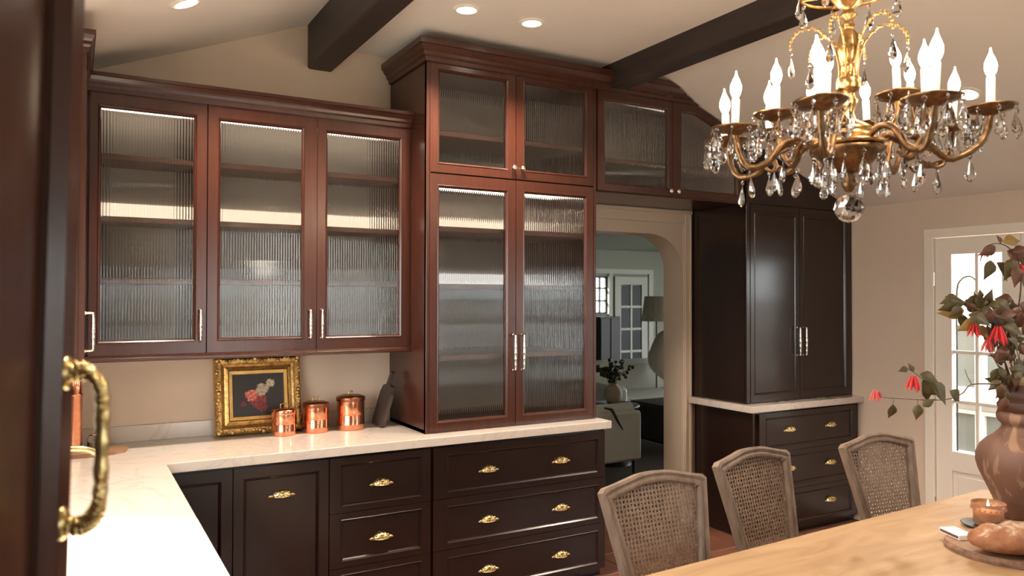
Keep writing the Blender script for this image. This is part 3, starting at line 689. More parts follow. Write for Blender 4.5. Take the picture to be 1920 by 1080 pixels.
# dark boards in the corner
def paddle(w, h, hh, th):
    o = [(-w / 2 + .02, 0), (w / 2 - .02, 0), (w / 2, .02), (w / 2, h - .05), (w / 2 - .02, h - .012), (.022, h), (.016, h + hh - .012), (0, h + hh), (-.016, h + hh - .012), (-.022, h), (-w / 2 + .02, h - .012), (-w / 2, h - .05), (-w / 2, .02)]
    return MB().prism(o, 'y', -th / 2, th / 2)
mb = paddle(.17, .235, .075, .02).xform(Matrix.Translation((1.485, 4.10, ZC)) @ Matrix.Rotation(math.radians(16.5), 4, 'Y') @ Matrix.Rotation(math.radians(90), 4, 'Z'))
mb.xform(Matrix.Translation((0, 0, ZC - min(p[2] for p in mb.v))))
solid('cutting_board', mb, M['charred'], (1.485, 4.10, ZC), 'dark wooden paddle board leaning against the side of the tall cabinet', 'cutting board')
# copper cylinder, jar, wood tray and brass tap in the left corner
t = thing('copper_cylinder', 'tall slim copper cylinder with a dark cap in the left corner', 'canister', (.015, 4.03, ZC))
part('base', MB().lathe([(.001, 0), (.040, 0), (.040, .016), (.036, .02)], 24, (.015, 4.03, ZC + .018)), M['china'], t)
part('body', MB().lathe([(.034, .0), (.034, .225), (.037, .228), (.037, .238), (.033, .242), (.033, .30)], 28, (.015, 4.03, ZC + .038)), M['copper'], t)
part('cap', MB().lathe([(.035, 0), (.037, .004), (.037, .012), (.001, .018)], 28, (.015, 4.03, ZC + .337)), M['copper_dark'], t)
tb = MB()
ol = [(.17 * math.cos(2 * PI * i / 28) * (1 + .08 * math.sin(3 * i)), .105 * math.sin(2 * PI * i / 28)) for i in range(28)]
tb.prism(ol + [], 'z', 0, .017); tb.xform(Matrix.Translation((.065, 4.02, ZC)))
solid('wooden_tray', tb, M['board'], (.065, 4.02, ZC), 'brown wooden board under the copper cylinder and glass jar', 'tray')
t = thing('glass_jar', 'small clear glass jar beside the copper cylinder', 'jar', (.105, 4.06, ZC + .017))
part('body', MB().lathe([(.001, .003), (.030, .003), (.036, .010), (.037, .045), (.030, .060), (.026, .064), (.024, .062), (.028, .056), (.034, .044), (.033, .012), (.001, .008)], 24, (.105, 4.06, ZC + .016), flute=8, fl_amt=.03), M['jar'], t)
part('lid', MB().lathe([(.027, .064), (.027, .072), (.010, .076), (.009, .084), (.001, .088)], 20, (.105, 4.06, ZC + .016)), M['nickel'], t)
t = thing('tap', 'brass bridge tap with a curved spout behind the pantry handle', 'tap', (-.19, 3.05, ZC))
part('base', MB().lathe([(.028, 0), (.028, .008), (.018, .014), (.015, .10), (.019, .105), (.019, .14), (.012, .15)], 20, (-.19, 3.05, ZC)), M['brass'], t)
part('spout', MB().tube(spline([(-.19, 3.05, ZC + .14), (-.15, 3.05, ZC + .185), (-.06, 3.05, ZC + .195), (.04, 3.05, ZC + .19), (.085, 3.05, ZC + .165), (.095, 3.05, ZC + .125), (.105, 3.05, ZC + .11)], 6), [.011] * 30 + [.013] * 7, 12), M['brass'], t)
for dy in (-.09, .09):
    v = part('valve', MB().lathe([(.022, 0), (.014, .012), (.012, .06), (.016, .07), (.001, .08)], 16, (-.19, 3.05 + dy, ZC)), M['brass'], t)
    part('lever', MB().tube([(-.19, 3.05 + dy, ZC + .07), (-.15, 3.05 + dy * 1.3, ZC + .085)], .006, 8), M['china'], v)
# bowl behind the reeded glass
solid('china_bowl', MB().lathe([(.001, .004), (.045, .004), (.046, 0), (.05, .0), (.052, .012), (.085, .040), (.098, .094), (.101, .096), (.099, .099), (.093, .094), (.080, .044), (.05, .018), (.001, .015)], 36, (.857, 4.10, SH[0] + .0265)), M['china'], (.857, 4.10, SH[0] + .0265), 'white china bowl with a blue pattern behind the middle glass door', 'bowl')

# ------------------------------------------------------------------ ceiling lights
def downlight(x, y, tilt, label, watts=DOWN_W):
    z = zc(x); R = Matrix.Translation((x, y, z)) @ Matrix.Rotation(tilt, 4, 'Y')
    t = thing('downlight', label, 'ceiling light', (x, y, z), 'recessed downlights')
    part('trim_ring', MB().lathe([(.046, -.002), (.046, -.008), (.062, -.007), (.066, -.001)], 32, cap=False).xform(R), M['ceil'], t)
    part('lens', MB().lathe([(.001, -.004), (.046, -.004)], 32, cap=False).xform(R), M['lens'], t)
    l = bpy.data.lights.new('downlight_lamp', 'SPOT'); l.energy = watts; l.color = WARM; l.spot_size = math.radians(120); l.spot_blend = .6; l.shadow_soft_size = .05
    o = bpy.data.objects.new('downlight_lamp', l); COL.objects.link(o); o.parent = t; o.matrix_local = Matrix.Rotation(tilt, 4, 'Y') @ Matrix.Translation((0, 0, -.03))
TL = math.atan(SL)
downlight(1.656, 3.347, 0, 'lit recessed downlight above the tall cabinet, nearer the beam end')
downlight(2.024, 3.344, 0, 'lit recessed downlight above the tall cabinet, the brighter right one')
downlight(.404, 3.456, -TL, 'lit recessed downlight in the left slope above the corner cabinets')
downlight(4.018, 2.283, TL, 'lit recessed downlight in the right slope behind the chandelier')
for x, y, tl, lb in ((.404, 1.4, -TL, 'unseen added downlight in the left slope above the pantry and tap'), (1.8, .6, 0, 'unseen added downlight in the flat ceiling just before the chandelier'), (4.018, .4, TL, 'unseen added downlight in the right slope above the wide dining window'), (1.8, -1.6, 0, 'unseen added downlight in the flat ceiling near the garden window')):  # downlights out of view, added for symmetry and extra light
    downlight(x, y, tl, lb, 34)

# ------------------------------------------------------------------ chandelier
CC = Vector((1.95, 1.45, 0))
ch = thing('chandelier', 'brass candle chandelier with crystal drops hanging above the dining table', 'chandelier', (CC.x, CC.y, 2.0))
def lz(prof, m, name, n=28, **k): return part(name, MB().lathe(prof, n, (CC.x, CC.y, 0), **k), M[m], ch)
lz([(.001, 1.935), (.010, 1.938), (.020, 1.955), (.022, 1.965), (.012, 1.985), (.018, 1.992)], 'bronze', 'finial', 16)
lz([(.018, 1.990), (.040, 1.998), (.062, 2.016), (.085, 2.036), (.098, 2.050), (.100, 2.060), (.090, 2.066)], 'bronze', 'bowl', 36)
lz([(.090, 2.066), (.104, 2.070), (.106, 2.076), (.085, 2.084), (.072, 2.096), (.064, 2.108), (.068, 2.112), (.062, 2.122), (.040, 2.134), (.024, 2.142)], 'gilt', 'dome', 36)
lz([(.022, 2.140), (.014, 2.165), (.020, 2.185), (.026, 2.20), (.018, 2.212), (.016, 2.222), (.030, 2.232), (.033, 2.236), (.033, 2.262), (.030, 2.266), (.014, 2.272), (.018, 2.292), (.022, 2.298), (.016, 2.306)], 'gilt', 'stem')
lz([(.012, 2.300), (.020, 2.315), (.031, 2.345), (.030, 2.362), (.024, 2.392), (.014, 2.408)], 'gilt', 'baluster', 32, flute=12, fl_amt=.06)
lz([(.012, 2.406), (.020, 2.418), (.013, 2.428), (.012, 2.436), (.023, 2.446), (.024, 2.450), (.014, 2.460), (.014, 2.468), (.028, 2.476), (.044, 2.494), (.050, 2.505), (.052, 2.53), (.03, 2.545), (.012, 2.56), (.010, 2.60)], 'gilt', 'crown_cup', 32, flute=8, fl_amt=.05)
cn = MB()
for i in range(18):
    q = Matrix.Translation((CC.x, CC.y, 2.61 + i * .023)) @ Matrix.Rotation(PI / 2 * (i % 2), 4, 'Z')
    cn.tube([q @ Vector((.007 * math.cos(a), 0, .015 * math.sin(a))) for a in [2 * PI * k / 10 for k in range(10)]], .002, 6, closed=True)
part('chain', cn, M['gilt'], ch)
lz([(.001, 3.005), (.05, 3.005), (.055, 3.015), (.055, 3.030)], 'gilt', 'ceiling_rose')
def drop_mesh(s=1.0):
    mb = MB()
    mb.lathe([(.0008, 0), (.0055, -.005), (.0055, -.009), (.0008, -.014)], 6, smooth=False, cap=False)
    mb.tube([(0, 0, .006), (0, 0, 0)], .0008, 4); mb.tube([(0, 0, -.013), (0, 0, -.018)], .0008, 4)
    mb.lathe([(.0008, -.017), (.0045, -.026), (.0095, -.040), (.0125, -.052), (.0105, -.062), (.005, -.068), (.0006, -.070)], 7, smooth=False, cap=False)
    mb.v = [(x * s, y * .62 * s, z * s) for x, y, z in mb.v]; return mb
ME_DROP = mesh_data('crystal_drop', drop_mesh(), M['crystal'], (0, 0, 0))
ndrop = 0
def drop(p, s=1.0):
    global ndrop; ndrop += 1
    inst('crystal_drop', ME_DROP, ch, Matrix.Translation(Vector(p) - ORG[ch.name]) @ Matrix.Rotation(ndrop * 1.3, 4, 'Z') @ Matrix.Rotation(.08 * math.sin(ndrop * 2.7), 4, 'X') @ Matrix.Scale(s, 4))
RH = Vector((RGT.x, RGT.y, 0)).normalized(); FH_ = Vector((FWD.x, FWD.y, 0)).normalized()
bob = MB().lathe([(.004, -.018), (.020, -.016), (.024, -.010), (.055, -.004), (.064, .003), (.068, .008), (.064, .007), (.052, .001), (.014, -.002), (.014, .010), (.011, .012)], 28)
slv = MB().lathe([(.0105, 0), (.0115, .004), (.0115, .090), (.0095, .093), (.003, .094)], 16)
blb = MB().lathe([(.006, .090), (.008, .096), (.014, .108), (.0165, .120), (.0155, .132), (.0105, .146), (.005, .158), (.002, .168), (.0018, .174), (.0004, .176)], 14)
ME_SLV = mesh_data('candle_sleeve', slv, M['wax'], (0, 0, 0)); ME_BLB = mesh_data('bulb', blb, M['bulb'], (0, 0, 0)); ME_BOB = mesh_data('drip_pan', bob, M['bronze'], (0, 0, 0))
ARMS = []
for px_, py_, d_ in ((1858, 205, 2.20), (1752, 186, 1.93), (1538, 195, 1.92), (1378, 243, 2.32), (1455, 217, 2.36), (1683, 180, 2.45), (1549, 192, 2.42),
                     (1736, 188, 2.20), (1708, 208, 2.55), (1785, 236, 2.32), (1362, 268, 2.46), (1442, 252, 2.52), (1520, 240, 2.60), (1626, 238, 2.60)):
    w_ = at(px_, py_, d_) - CC; ARMS.append((w_.dot(RH), w_.dot(FH_), w_.z))
for i, (a, b, z) in enumerate(ARMS):
    e = CC + RH * a + FH_ * b; R_ = math.hypot(a, b); dv = (RH * a + FH_ * b) / R_
    def q(r_, zz): return CC + dv * r_ + Vector((0, 0, zz))
    pts = [q(.07, 2.072), q(.07 + .16 * R_, 2.100), q(.07 + .34 * R_, 2.086), q(.62 * R_ + .03, min(2.03, z - .10)), q(.82 * R_ + .02, z - .115), q(.96 * R_, z - .075), q(R_, z - .016)]
    sp_ = spline(pts, 5)
    arm = part('arm', MB().tube(sp_, [.0098 + .0014 * math.sin(k * 1.7) for k in range(len(sp_))], 8), M['bronze'], ch)
    L = e - ORG[ch.name] + Vector((0, 0, z))
    for nm, me in (('drip_pan', ME_BOB), ('candle_sleeve', ME_SLV), ('bulb', ME_BLB)):
        inst(nm, me, arm, Matrix.Translation(L) @ Matrix.Rotation(.06 * math.sin(i * 2.3), 4, 'X'))
    if i in (0, 1, 2, 3, 5, 9):
        c_ = [q(.07 + .30 * R_, 2.07), q(.07 + .42 * R_, 2.05), q(.07 + .50 * R_, 2.02), q(.07 + .44 * R_, 2.005), q(.07 + .38 * R_, 2.02)]
        part('scroll', MB().tube(spline(c_, 4), .005, 6), M['bronze'], ch)
    for k in range(8):
        an = 2 * PI * k / 8 + i; drop(e + Vector((.066 * math.cos(an), .066 * math.sin(an), z + .000)), 1.15 + .12 * (k % 2))
    drop(q(.80 * R_ + .02, z - .125), 1.2); drop(q(.55 * R_ + .03, min(2.02, z - .10)), 1.1)
for k in range(12): drop(CC + Vector((.096 * math.cos(k * PI / 6), .096 * math.sin(k * PI / 6), 2.045 - .01 * (k % 2))), 1.15)
for k in range(6):
    an = k * PI / 3 + .35; dv = Vector((math.cos(an), math.sin(an), 0))
    pts = spline([CC + dv * r_ + Vector((0, 0, zz)) for r_, zz in ((.030, 2.235), (.026, 2.30), (.045, 2.37), (.09, 2.415), (.135, 2.412), (.158, 2.385), (.160, 2.36))], 5)
    mb = MB().tube(pts, .0026, 6)
    for j, p in enumerate(pts[8:]): mb.ball(p + Vector((0, 0, .003 * (-1) ** j)), .0040, 6, 4)
    part('branch', mb, M['gilt'], ch); drop(CC + dv * .160 + Vector((0, 0, 2.352)), 1.15)
mb = MB().lathe([(.130, 2.515), (.140, 2.52), (.138, 2.528), (.128, 2.522)], 32, (CC.x, CC.y, 0), cap=False)
for k in range(6): mb.tube([CC + Vector((.05 * math.cos(k), .05 * math.sin(k), 2.515)), CC + Vector((.13 * math.cos(k), .13 * math.sin(k), 2.520))], .003, 6)
part('crown_ring', mb, M['gilt'], ch)
for k in range(8): drop(CC + Vector((.137 * math.cos(k * PI / 4 + .2), .137 * math.sin(k * PI / 4 + .2), 2.517)), 1.1)
cb = bmesh.new(); bmesh.ops.create_icosphere(cb, subdivisions=2, radius=.042); bmesh.ops.transform(cb, matrix=Matrix.Translation((CC.x, CC.y, 1.890)), verts=cb.verts)
mb = MB(); mb.add([tuple(v.co) for v in cb.verts], [[v.index for v in f.verts] for f in cb.faces]); cb.free()
mb.tube([(CC.x, CC.y, 1.937), (CC.x, CC.y, 1.930)], .002, 6)
part('crystal_ball', mb, M['crystal'], ch)

# ------------------------------------------------------------------ dining table and chairs
TA = math.radians(2.7)
TM = Matrix.Translation((2.43, 1.445, 0)) @ Matrix.Rotation(TA, 4, 'Z')
t = thing('dining_table', 'long bleached oak dining table in front of the cane chairs', 'table', (2.43, 1.445, 0))
tt = part('tabletop', MB().box(-1.24, 1.21, -.5, .5, .715, .76, .006).xform(TM), M['oak'], t)
part('apron', MB().box(-1.1, 1.07, -.42, -.395, .62, .715).box(-1.1, 1.07, .395, .42, .62, .715).box(-1.12, -1.095, -.42, .42, .62, .715).box(1.085, 1.11, -.42, .42, .62, .715).xform(TM), M['oak'], t)
for sx, sy in ((-1.15, -.38), (-1.15, .38), (1.14, -.38), (1.14, .38)):
    part('leg', MB().lathe([(.03, 0), (.036, .03), (.03, .05), (.028, .3), (.045, .5), (.035, .55), (.05, .57), (.05, .715)], 20, (sx, sy, 0)).xform(TM), M['oak'], t)
def chair_outline(hw, e=0.0):
    """half outline of the back, bottom to crest, in (u, w): w is measured up the leaning back from seat level"""
    w0, ws = .03, .520; b = hw - .082
    R = [(b - e, w0 + e), (hw - .0 - e, ws - e * .6), (hw - .018 - e, ws + .016 - e), (hw - .065, ws + .024 - e), (hw - .12, ws + .036 - e), (hw * .25, ws + .049 - e), (0, ws + .052 - e)]
    return R
def full_outline(hw, e):
    R = chair_outline(hw, e); sm = spline([(p[0], p[1], 0) for p in R[2:]], 3)
    R = R[:2] + [(p.x, p.y) for p in sm]
    return R + [(-u, w) for u, w in R[:-1][::-1]]
def make_chair(hw):
    parts = []
    H0, LE = .445, math.radians(14)
    def B(u, w, d):                                     # back plane: u across, w up, d towards the room behind the chair
        return (u, w * math.sin(LE) + d * math.cos(LE), H0 + w * math.cos(LE) - d * math.sin(LE))
    def shell(e0, e1, d0, d1):
        O, I = full_outline(hw, e0), full_outline(hw, e1); n = len(O); mb = MB()
        mb.add([B(u, w, d0) for u, w in O] + [B(u, w, d1) for u, w in I], [[i, (i + 1) % n, n + (i + 1) % n, n + i] for i in range(n)]); return mb
    fr = MB()
    for (e0, d0), (e1, d1) in (((0, .016), (0, -.016)), ((0, -.016), (.010, -.020)), ((.010, -.020), (.020, -.013)), ((.020, -.013), (.030, -.018)), ((.030, -.018), (.038, -.016)), ((.038, -.016), (.044, -.006)), ((.044, -.006), (.044, .008)), ((.044, .008), (.036, .018)), ((.036, .018), (.012, .020)), ((.012, .020), (0, .016))):
        fr.merge(shell(e0, e1, d0, d1))
    parts.append(('back_frame', fr, 'chair'))
    cn = MB(); O = full_outline(hw, .040); pitch = .0158
    us = [p[0] for p in O]; wmin, wmax = min(p[1] for p in O), max(p[1] for p in O)
    def span_w(u):
        zs = []
        for i in range(len(O)):
            (a, b), (c, d) = O[i], O[(i + 1) % len(O)]
            if (a - u) * (c - u) < 0: zs.append(b + (d - b) * (u - a) / (c - a))
        return (min(zs), max(zs)) if len(zs) > 1 else None
    def span_u(w):
        zs = []
        for i in range(len(O)):
            (a, b), (c, d) = O[i], O[(i + 1) % len(O)]
            if (b - w) * (d - w) < 0: zs.append(a + (c - a) * (w - b) / (d - b))
        return (min(zs), max(zs)) if len(zs) > 1 else None
    def strip(p, q, wd, d):
        v = Vector((q[0] - p[0], q[1] - p[1])).normalized(); nx, ny = -v.y * wd / 2, v.x * wd / 2
        vs = [B(p[0] + nx, p[1] + ny, d), B(q[0] + nx, q[1] + ny, d), B(q[0] - nx, q[1] - ny, d), B(p[0] - nx, p[1] - ny, d)]
        vs += [B(p[0] + nx, p[1] + ny, d + .0012), B(q[0] + nx, q[1] + ny, d + .0012), B(q[0] - nx, q[1] - ny, d + .0012), B(p[0] - nx, p[1] - ny, d + .0012)]
        cn.add(vs, [(0, 1, 2, 3), (7, 6, 5, 4), (0, 4, 5, 1), (1, 5, 6, 2), (2, 6, 7, 3), (3, 7, 4, 0)])
    u = -hw + .041
    while u < hw - .04:
        s = span_w(u)
        if s: strip((u, s[0]), (u, s[1]), .0064, .0)
        u += pitch
    w = wmin + .006
    while w < wmax:
        s = span_u(w)
        if s: strip((s[0], w), (s[1], w), .0064, .0014)
        w += pitch
    k = -.8
    while k < .8:                                        # diagonal weavers
        for sg in (1, -1):
            pts = []
            for i in range(60):
                uu = -hw + 2 * hw * i / 59; ww = .3 + k + sg * uu
                s = span_w(uu)
                if s and s[0] < ww < s[1]: pts.append((uu, ww))
            if len(pts) > 2: strip(pts[0], pts[-1], .0024, .0028 if sg > 0 else .0042)
        k += pitch * 1.414
    parts.append(('cane_panel', cn, 'cane'))
    b = hw - .05
    parts.append(('seat_frame', MB().prism([(-b, .0), (b, .0), (b + .03, -.43), (-b - .03, -.43)], 'z', .375, .440), 'chair'))
    parts.append(('seat_cushion', MB().prism([(-b + .01, -.02), (b - .01, -.02), (b + .01, -.415), (-b - .01, -.415)], 'z', .440, .478), 'seat'))
    for sx in (-1, 1):
        parts.append(('leg', MB().tube(spline([(sx * (b + .0), -.40, .41), (sx * (b + .012), -.415, .28), (sx * b, -.40, .12), (sx * (b + .012), -.412, 0)], 4), [.026, .025, .024, .022, .02, .019, .018, .017, .016, .015, .014, .014, .016], 10), 'chair'))
        parts.append(('leg', MB().tube([(sx * (b - .01), -.02, .44), (sx * (b - .01), .01, .2), (sx * (b - .005), .06, 0)], [.024, .020, .016], 10), 'chair'))
        parts.append(('stile', MB().prism([(sx * (hw - .084) - .016, .40), (sx * (hw - .084) + .016, .40), (sx * (hw - .075) + .016, .50), (sx * (hw - .075) - .016, .50)], 'y', -.004, .030), 'chair'))
    return parts
cache = {}
for cx, cy, rot, hw, lb in ((1.841, 2.182, .2, .2427, 'cane-backed wooden dining chair nearest the marble worktop end'),
                            (2.490, 2.321, 5.7, .2381, 'cane-backed wooden dining chair standing between the two others'),
                            (3.264, 2.284, -5.5, .2299, 'cane-backed wooden dining chair nearest the vase of branches')):
    rz = math.radians(rot); off = .525 * math.sin(math.radians(14))
    bx, by = cx + off * math.sin(rz), cy - off * math.cos(rz)
    c = thing('dining_chair', lb, 'chair', (0, 0, 0), 'cane dining chairs along the table')
    for nm, mb, m_ in make_chair(hw): part(nm, mb, M[m_], c)
    c.location = (bx, by, 0); c.rotation_euler = (0, 0, rz)

# ------------------------------------------------------------------ vase, branches and things on the table
ZT = .76
VX, VY = 3.285, 1.634
t = thing('vase', 'large terracotta vase with pale stains at the table end', 'vase', (VX, VY, ZT))
vp = [(.001, .004), (.092, .0), (.102, .004), (.108, .02), (.127, .075), (.143, .111), (.162, .152), (.176, .184), (.185, .218), (.185, .250), (.170, .285), (.148, .308), (.122, .328), (.102, .348), (.094, .362), (.095, .373), (.104, .380), (.111, .392), (.113, .404), (.108, .416), (.100, .424),
      (.094, .42), (.09, .37), (.10, .33), (.001, .33)]
part('body', MB().lathe(vp, 48, (VX, VY, ZT)), M['terra'], t)
nk = MB().lathe([(.099, .422), (.106, .434), (.109, .447), (.102, .459), (.100, .464), (.106, .476), (.109, .490), (.103, .504), (.099, .510), (.103, .522), (.100, .533), (.094, .530), (.092, .43)], 40, (VX, VY, ZT), flute=10, fl_amt=.03)
part('ruffled_collar', nk, M['terra_in'], t)
# branches: stems, leaves and flowers
BR = thing('fuchsia_branches', 'cut branches with olive and russet leaves and red flowers in the terracotta vase', 'plant', (VX, VY, ZT + .40))
def stem(pts, r0=.0035, r1=.0018):
    P = spline([at(*p) for p in pts], 5); n_ = len(P)
    part('stem', MB().tube(P, [r0 + (r1 - r0) * i / (n_ - 1) for i in range(n_)], 6), M['stem'], BR)
V = 3.05
stem([(1914, 800, V), (1905, 765, V), (1893, 705, V), (1876, 660, V - .02), (1852, 612, V - .05), (1836, 584, V - .06), (1800, 562, V - .08), (1772, 556, V - .08)])
stem([(1920, 800, V), (1908, 720, V), (1900, 660, V + .03), (1903, 610, V + .05), (1912, 560, V + .06), (1914, 520, V + .05), (1906, 482, V + .02), (1880, 458, V), (1848, 462, V - .02), (1838, 490, V - .03)])
stem([(1917, 800, V - .02), (1895, 728, V - .04), (1870, 721, V - .08), (1822, 721, V - .12), (1805, 737, V - .13), (1780, 748, V - .14), (1745, 750, V - .15), (1700, 748, V - .17), (1652, 745, V - .18)], .003, .0016)
stem([(1822, 721, V - .12), (1814, 706, V - .12), (1809, 692, V - .12)], .0018, .001)
stem([(1768, 748, V - .14), (1742, 722, V - .15), (1716, 700, V - .16), (1692, 687, V - .17)], .0018, .001)
stem([(1925, 800, V), (1890, 725, V - .05), (1868, 680, V - .08), (1846, 645, V - .09)], .003, .0015)
stem([(1922, 800, V), (1915, 730, V - .03), (1922, 660, V - .02), (1930, 600, V)], .003, .0015)
stem([(1800, 566, V - .08), (1795, 545, V - .08), (1803, 530, V - .08), (1814, 534, V - .08), (1815, 545, V - .08)], .0012, .0008)
stem([(1676, 749, V - .17), (1674, 760, V - .17)], .001, .001); stem([(1720, 750, V - .16), (1722, 762, V - .16)], .001, .001)
def leaf_mesh(m):
    prof = [(0, 0), (.10, .17), (.27, .33), (.46, .35), (.66, .22), (.84, .085), (1.0, .0)]; mb = MB(); vs = []; th = .012
    for (x, w) in prof:
        zc_ = -.18 * x * x
        for sgn, k in ((-1, 1), (0, 0), (1, 1)): vs.append((x, sgn * w * .84, zc_ + k * w * .34))
    n_ = len(prof); top_ = [(x, y, z + th) for x, y, z in vs]
    fs = []
    for i in range(n_ - 1):
        for k in (0, 1): fs.append([i * 3 + k, i * 3 + k + 1, (i + 1) * 3 + k + 1, (i + 1) * 3 + k])
    N = len(vs); mb.add(vs + top_, [f[::-1] for f in fs] + [[q_ + N for q_ in f] for f in fs] + [[i * 3, (i + 1) * 3, N + (i + 1) * 3, N + i * 3] for i in range(n_ - 1)] + [[i * 3 + 2, N + i * 3 + 2, N + (i + 1) * 3 + 2, (i + 1) * 3 + 2] for i in range(n_ - 1)], True)
    return mesh_data('leaf', mb, m, (0, 0, 0))
LM = [leaf_mesh(M['leaf']), leaf_mesh(M['leaf_red']), leaf_mesh(M['leaf_yel'])]
def leaf(px, py, size, ang, kind=0, d=V, tilt=None):
    p = at(px, py, d) - ORG[BR.name]; a = math.radians(ang); s = size * 1.18 / FPX * d
    tip = RGT * math.cos(a) + UPV * math.sin(a) + FWD * random.uniform(-.35, .35); tip.normalize()
    nrm = (-FWD + UPV * random.uniform(-.2, .7) + RGT * random.uniform(-.4, .4)); nrm = (nrm - tip * nrm.dot(tip)).normalized()
    sd = nrm.cross(tip)
    mx = Matrix(((tip.x, sd.x, nrm.x, p.x), (tip.y, sd.y, nrm.y, p.y), (tip.z, sd.z, nrm.z, p.z), (0, 0, 0, 1))) @ Matrix.Scale(s, 4)
    inst('leaf', LM[kind], BR, mx)
for q_ in ((1798, 560, 34, 190, 0), (1796, 566, 34, 205, 0), (1806, 572, 42, 15, 0), (1808, 582, 40, 188, 2), (1822, 578, 36, -50, 0), (1815, 590, 38, -25, 0), (1842, 572, 30, 60, 0), (1846, 588, 36, 110, 0), (1838, 560, 16, 100, 0),
           (1832, 600, 36, -150, 2), (1828, 612, 32, -40, 2), (1846, 598, 38, -10, 0), (1862, 592, 42, 10, 1), (1866, 604, 36, -55, 1), (1850, 612, 34, -80, 1), (1880, 612, 36, -20, 0), (1888, 614, 34, -60, 0), (1862, 632, 26, -90, 1),
           (1900, 598, 30, 50, 1), (1906, 612, 30, -120, 1), (1916, 590, 32, 30, 1), (1916, 602, 34, 80, 1), (1898, 562, 28, 175, 1), (1910, 570, 34, -20, 1), (1888, 648, 30, -70, 0), (1884, 652, 24, 120, 1),
           (1858, 488, 34, -110, 0), (1868, 492, 38, -50, 0), (1880, 455, 34, 10, 2), (1876, 457, 16, 100, 1), (1866, 462, 30, -150, 1), (1888, 470, 36, -30, 1), (1900, 486, 40, -120, 0), (1908, 470, 34, -60, 1), (1906, 500, 34, -100, 1), (1914, 520, 34, -70, 1), (1893, 500, 18, -95, 0), (1899, 473, 26, 20, 1),
           (1874, 690, 28, -110, 0), (1876, 704, 24, -120, 0), (1892, 690, 40, -20, 0), (1905, 672, 36, -70, 0), (1912, 700, 44, -100, 2), (1896, 700, 40, -60, 1), (1910, 720, 42, -60, 2), (1918, 740, 40, -120, 1), (1880, 720, 26, -110, 1), (1872, 722, 20, -80, 0), (1898, 736, 34, -40, 1), (1888, 745, 30, -120, 1),
           (1702, 690, 18, 195, 0), (1712, 698, 16, 110, 0), (1724, 702, 32, -20, 0), (1730, 712, 44, -65, 0), (1744, 716, 46, -50, 0), (1728, 716, 36, -40, 0), (1780, 733, 34, -35, 0), (1674, 758, 26, -95, 0), (1722, 758, 26, -100, 0), (1730, 762, 22, 40, 0)):
    leaf(*q_, d=V - (.16 if q_[0] < 1760 else .13 if q_[0] < 1800 and q_[1] > 650 else random.uniform(.0, .10)))
rl = random.Random(11)
for k in range(46):                                    # smaller leaves crowding the stems above the collar
    q_ = (rl.uniform(1868, 1920), rl.uniform(575, 748)); leaf(q_[0], q_[1], rl.uniform(18, 32), rl.uniform(0, 360), rl.choice((0, 0, 0, 1, 1, 2)), V + rl.uniform(-.10, .12))
for k in range(14):
    leaf(rl.uniform(1800, 1866), rl.uniform(552, 618), rl.uniform(20, 32), rl.uniform(-200, 30), rl.choice((0, 0, 1)), V + rl.uniform(-.10, .04))
for k in range(6):
    x_ = rl.uniform(1876, 1914); stem([(1915 + rl.uniform(-12, 12), 800, V), (x_ + 14, 735, V + rl.uniform(-.05, .05)), (x_, 680, V + rl.uniform(-.06, .06)), (x_ - 8 + rl.uniform(-10, 22), 625, V)], .0024, .0012)
def flower(px, py, size, m, d):
    P0 = at(px, py, d); s = size / FPX * d; mb = MB()
    for k in range(9):
        a = k * 2.4; q0 = P0 + Vector((.12 * s * math.cos(a), .12 * s * math.sin(a), 0)); L_ = s * (.8 + .25 * math.sin(k * 3.1)); sp2 = .30 * s * (.4 + .6 * abs(math.sin(k * 1.9)))
        e = q0 + Vector((sp2 * math.cos(a), sp2 * math.sin(a), -L_))
        mb.tube([q0, q0.lerp(e, .35), q0.lerp(e, .7), e], [s * .022, s * .055, s * .075, s * .012], 6)
    part('flower', mb, m, BR)
flower(1827, 607, 30, M['petal'], V - .08); flower(1872, 612, 42, M['petal'], V - .10); flower(1853, 636, 30, M['petal_pink'], V - .06)
flower(1713, 705, 34, M['petal'], V - .17); flower(1641, 732, 24, M['petal_pink'], V - .19); flower(1648, 735, 14, M['petal'], V - .18); flower(1912, 495, 26, M['petal'], V); flower(1848, 470, 16, M['petal_pink'], V - .02)
# board, loaf, matchbox, candle
BA = math.radians(-29.74); bc = RH * 1.73 + FH_ * 2.655
ol = []
for i in range(40):
    a = 2 * PI * i / 40; k = 1 + .02 * math.sin(3 * a) + .012 * math.sin(7 * a + 1); ol.append((.215 * k * math.cos(a), .195 * k * math.sin(a)))
BMX = Matrix.Translation((bc.x, bc.y, ZT + .0005)) @ Matrix.Rotation(BA, 4, 'Z')
bo = thing('bread_board', 'oval wooden board with a rough bark edge under the loaf', 'board', (bc.x, bc.y, ZT))
part('face', MB().prism([(x * .985, y * .98) for x, y in ol], 'z', .020, .0245).xform(BMX), M['board'], bo)
ed = MB(); n_ = len(ol)
ed.add([(x, y, .001) for x, y in ol] + [(x * 1.008, y * 1.01, .011) for x, y in ol] + [(x * .986, y * .982, .0225) for x, y in ol], [[j * n_ + i, j * n_ + (i + 1) % n_, (j + 1) * n_ + (i + 1) % n_, (j + 1) * n_ + i] for j in (0, 1) for i in range(n_)] + [list(range(n_))[::-1], list(range(2 * n_, 3 * n_))])
part('bark_edge', ed.xform(BMX), M['bark'], bo)
lf = MB(); rings, seg = 22, 20; vs = []
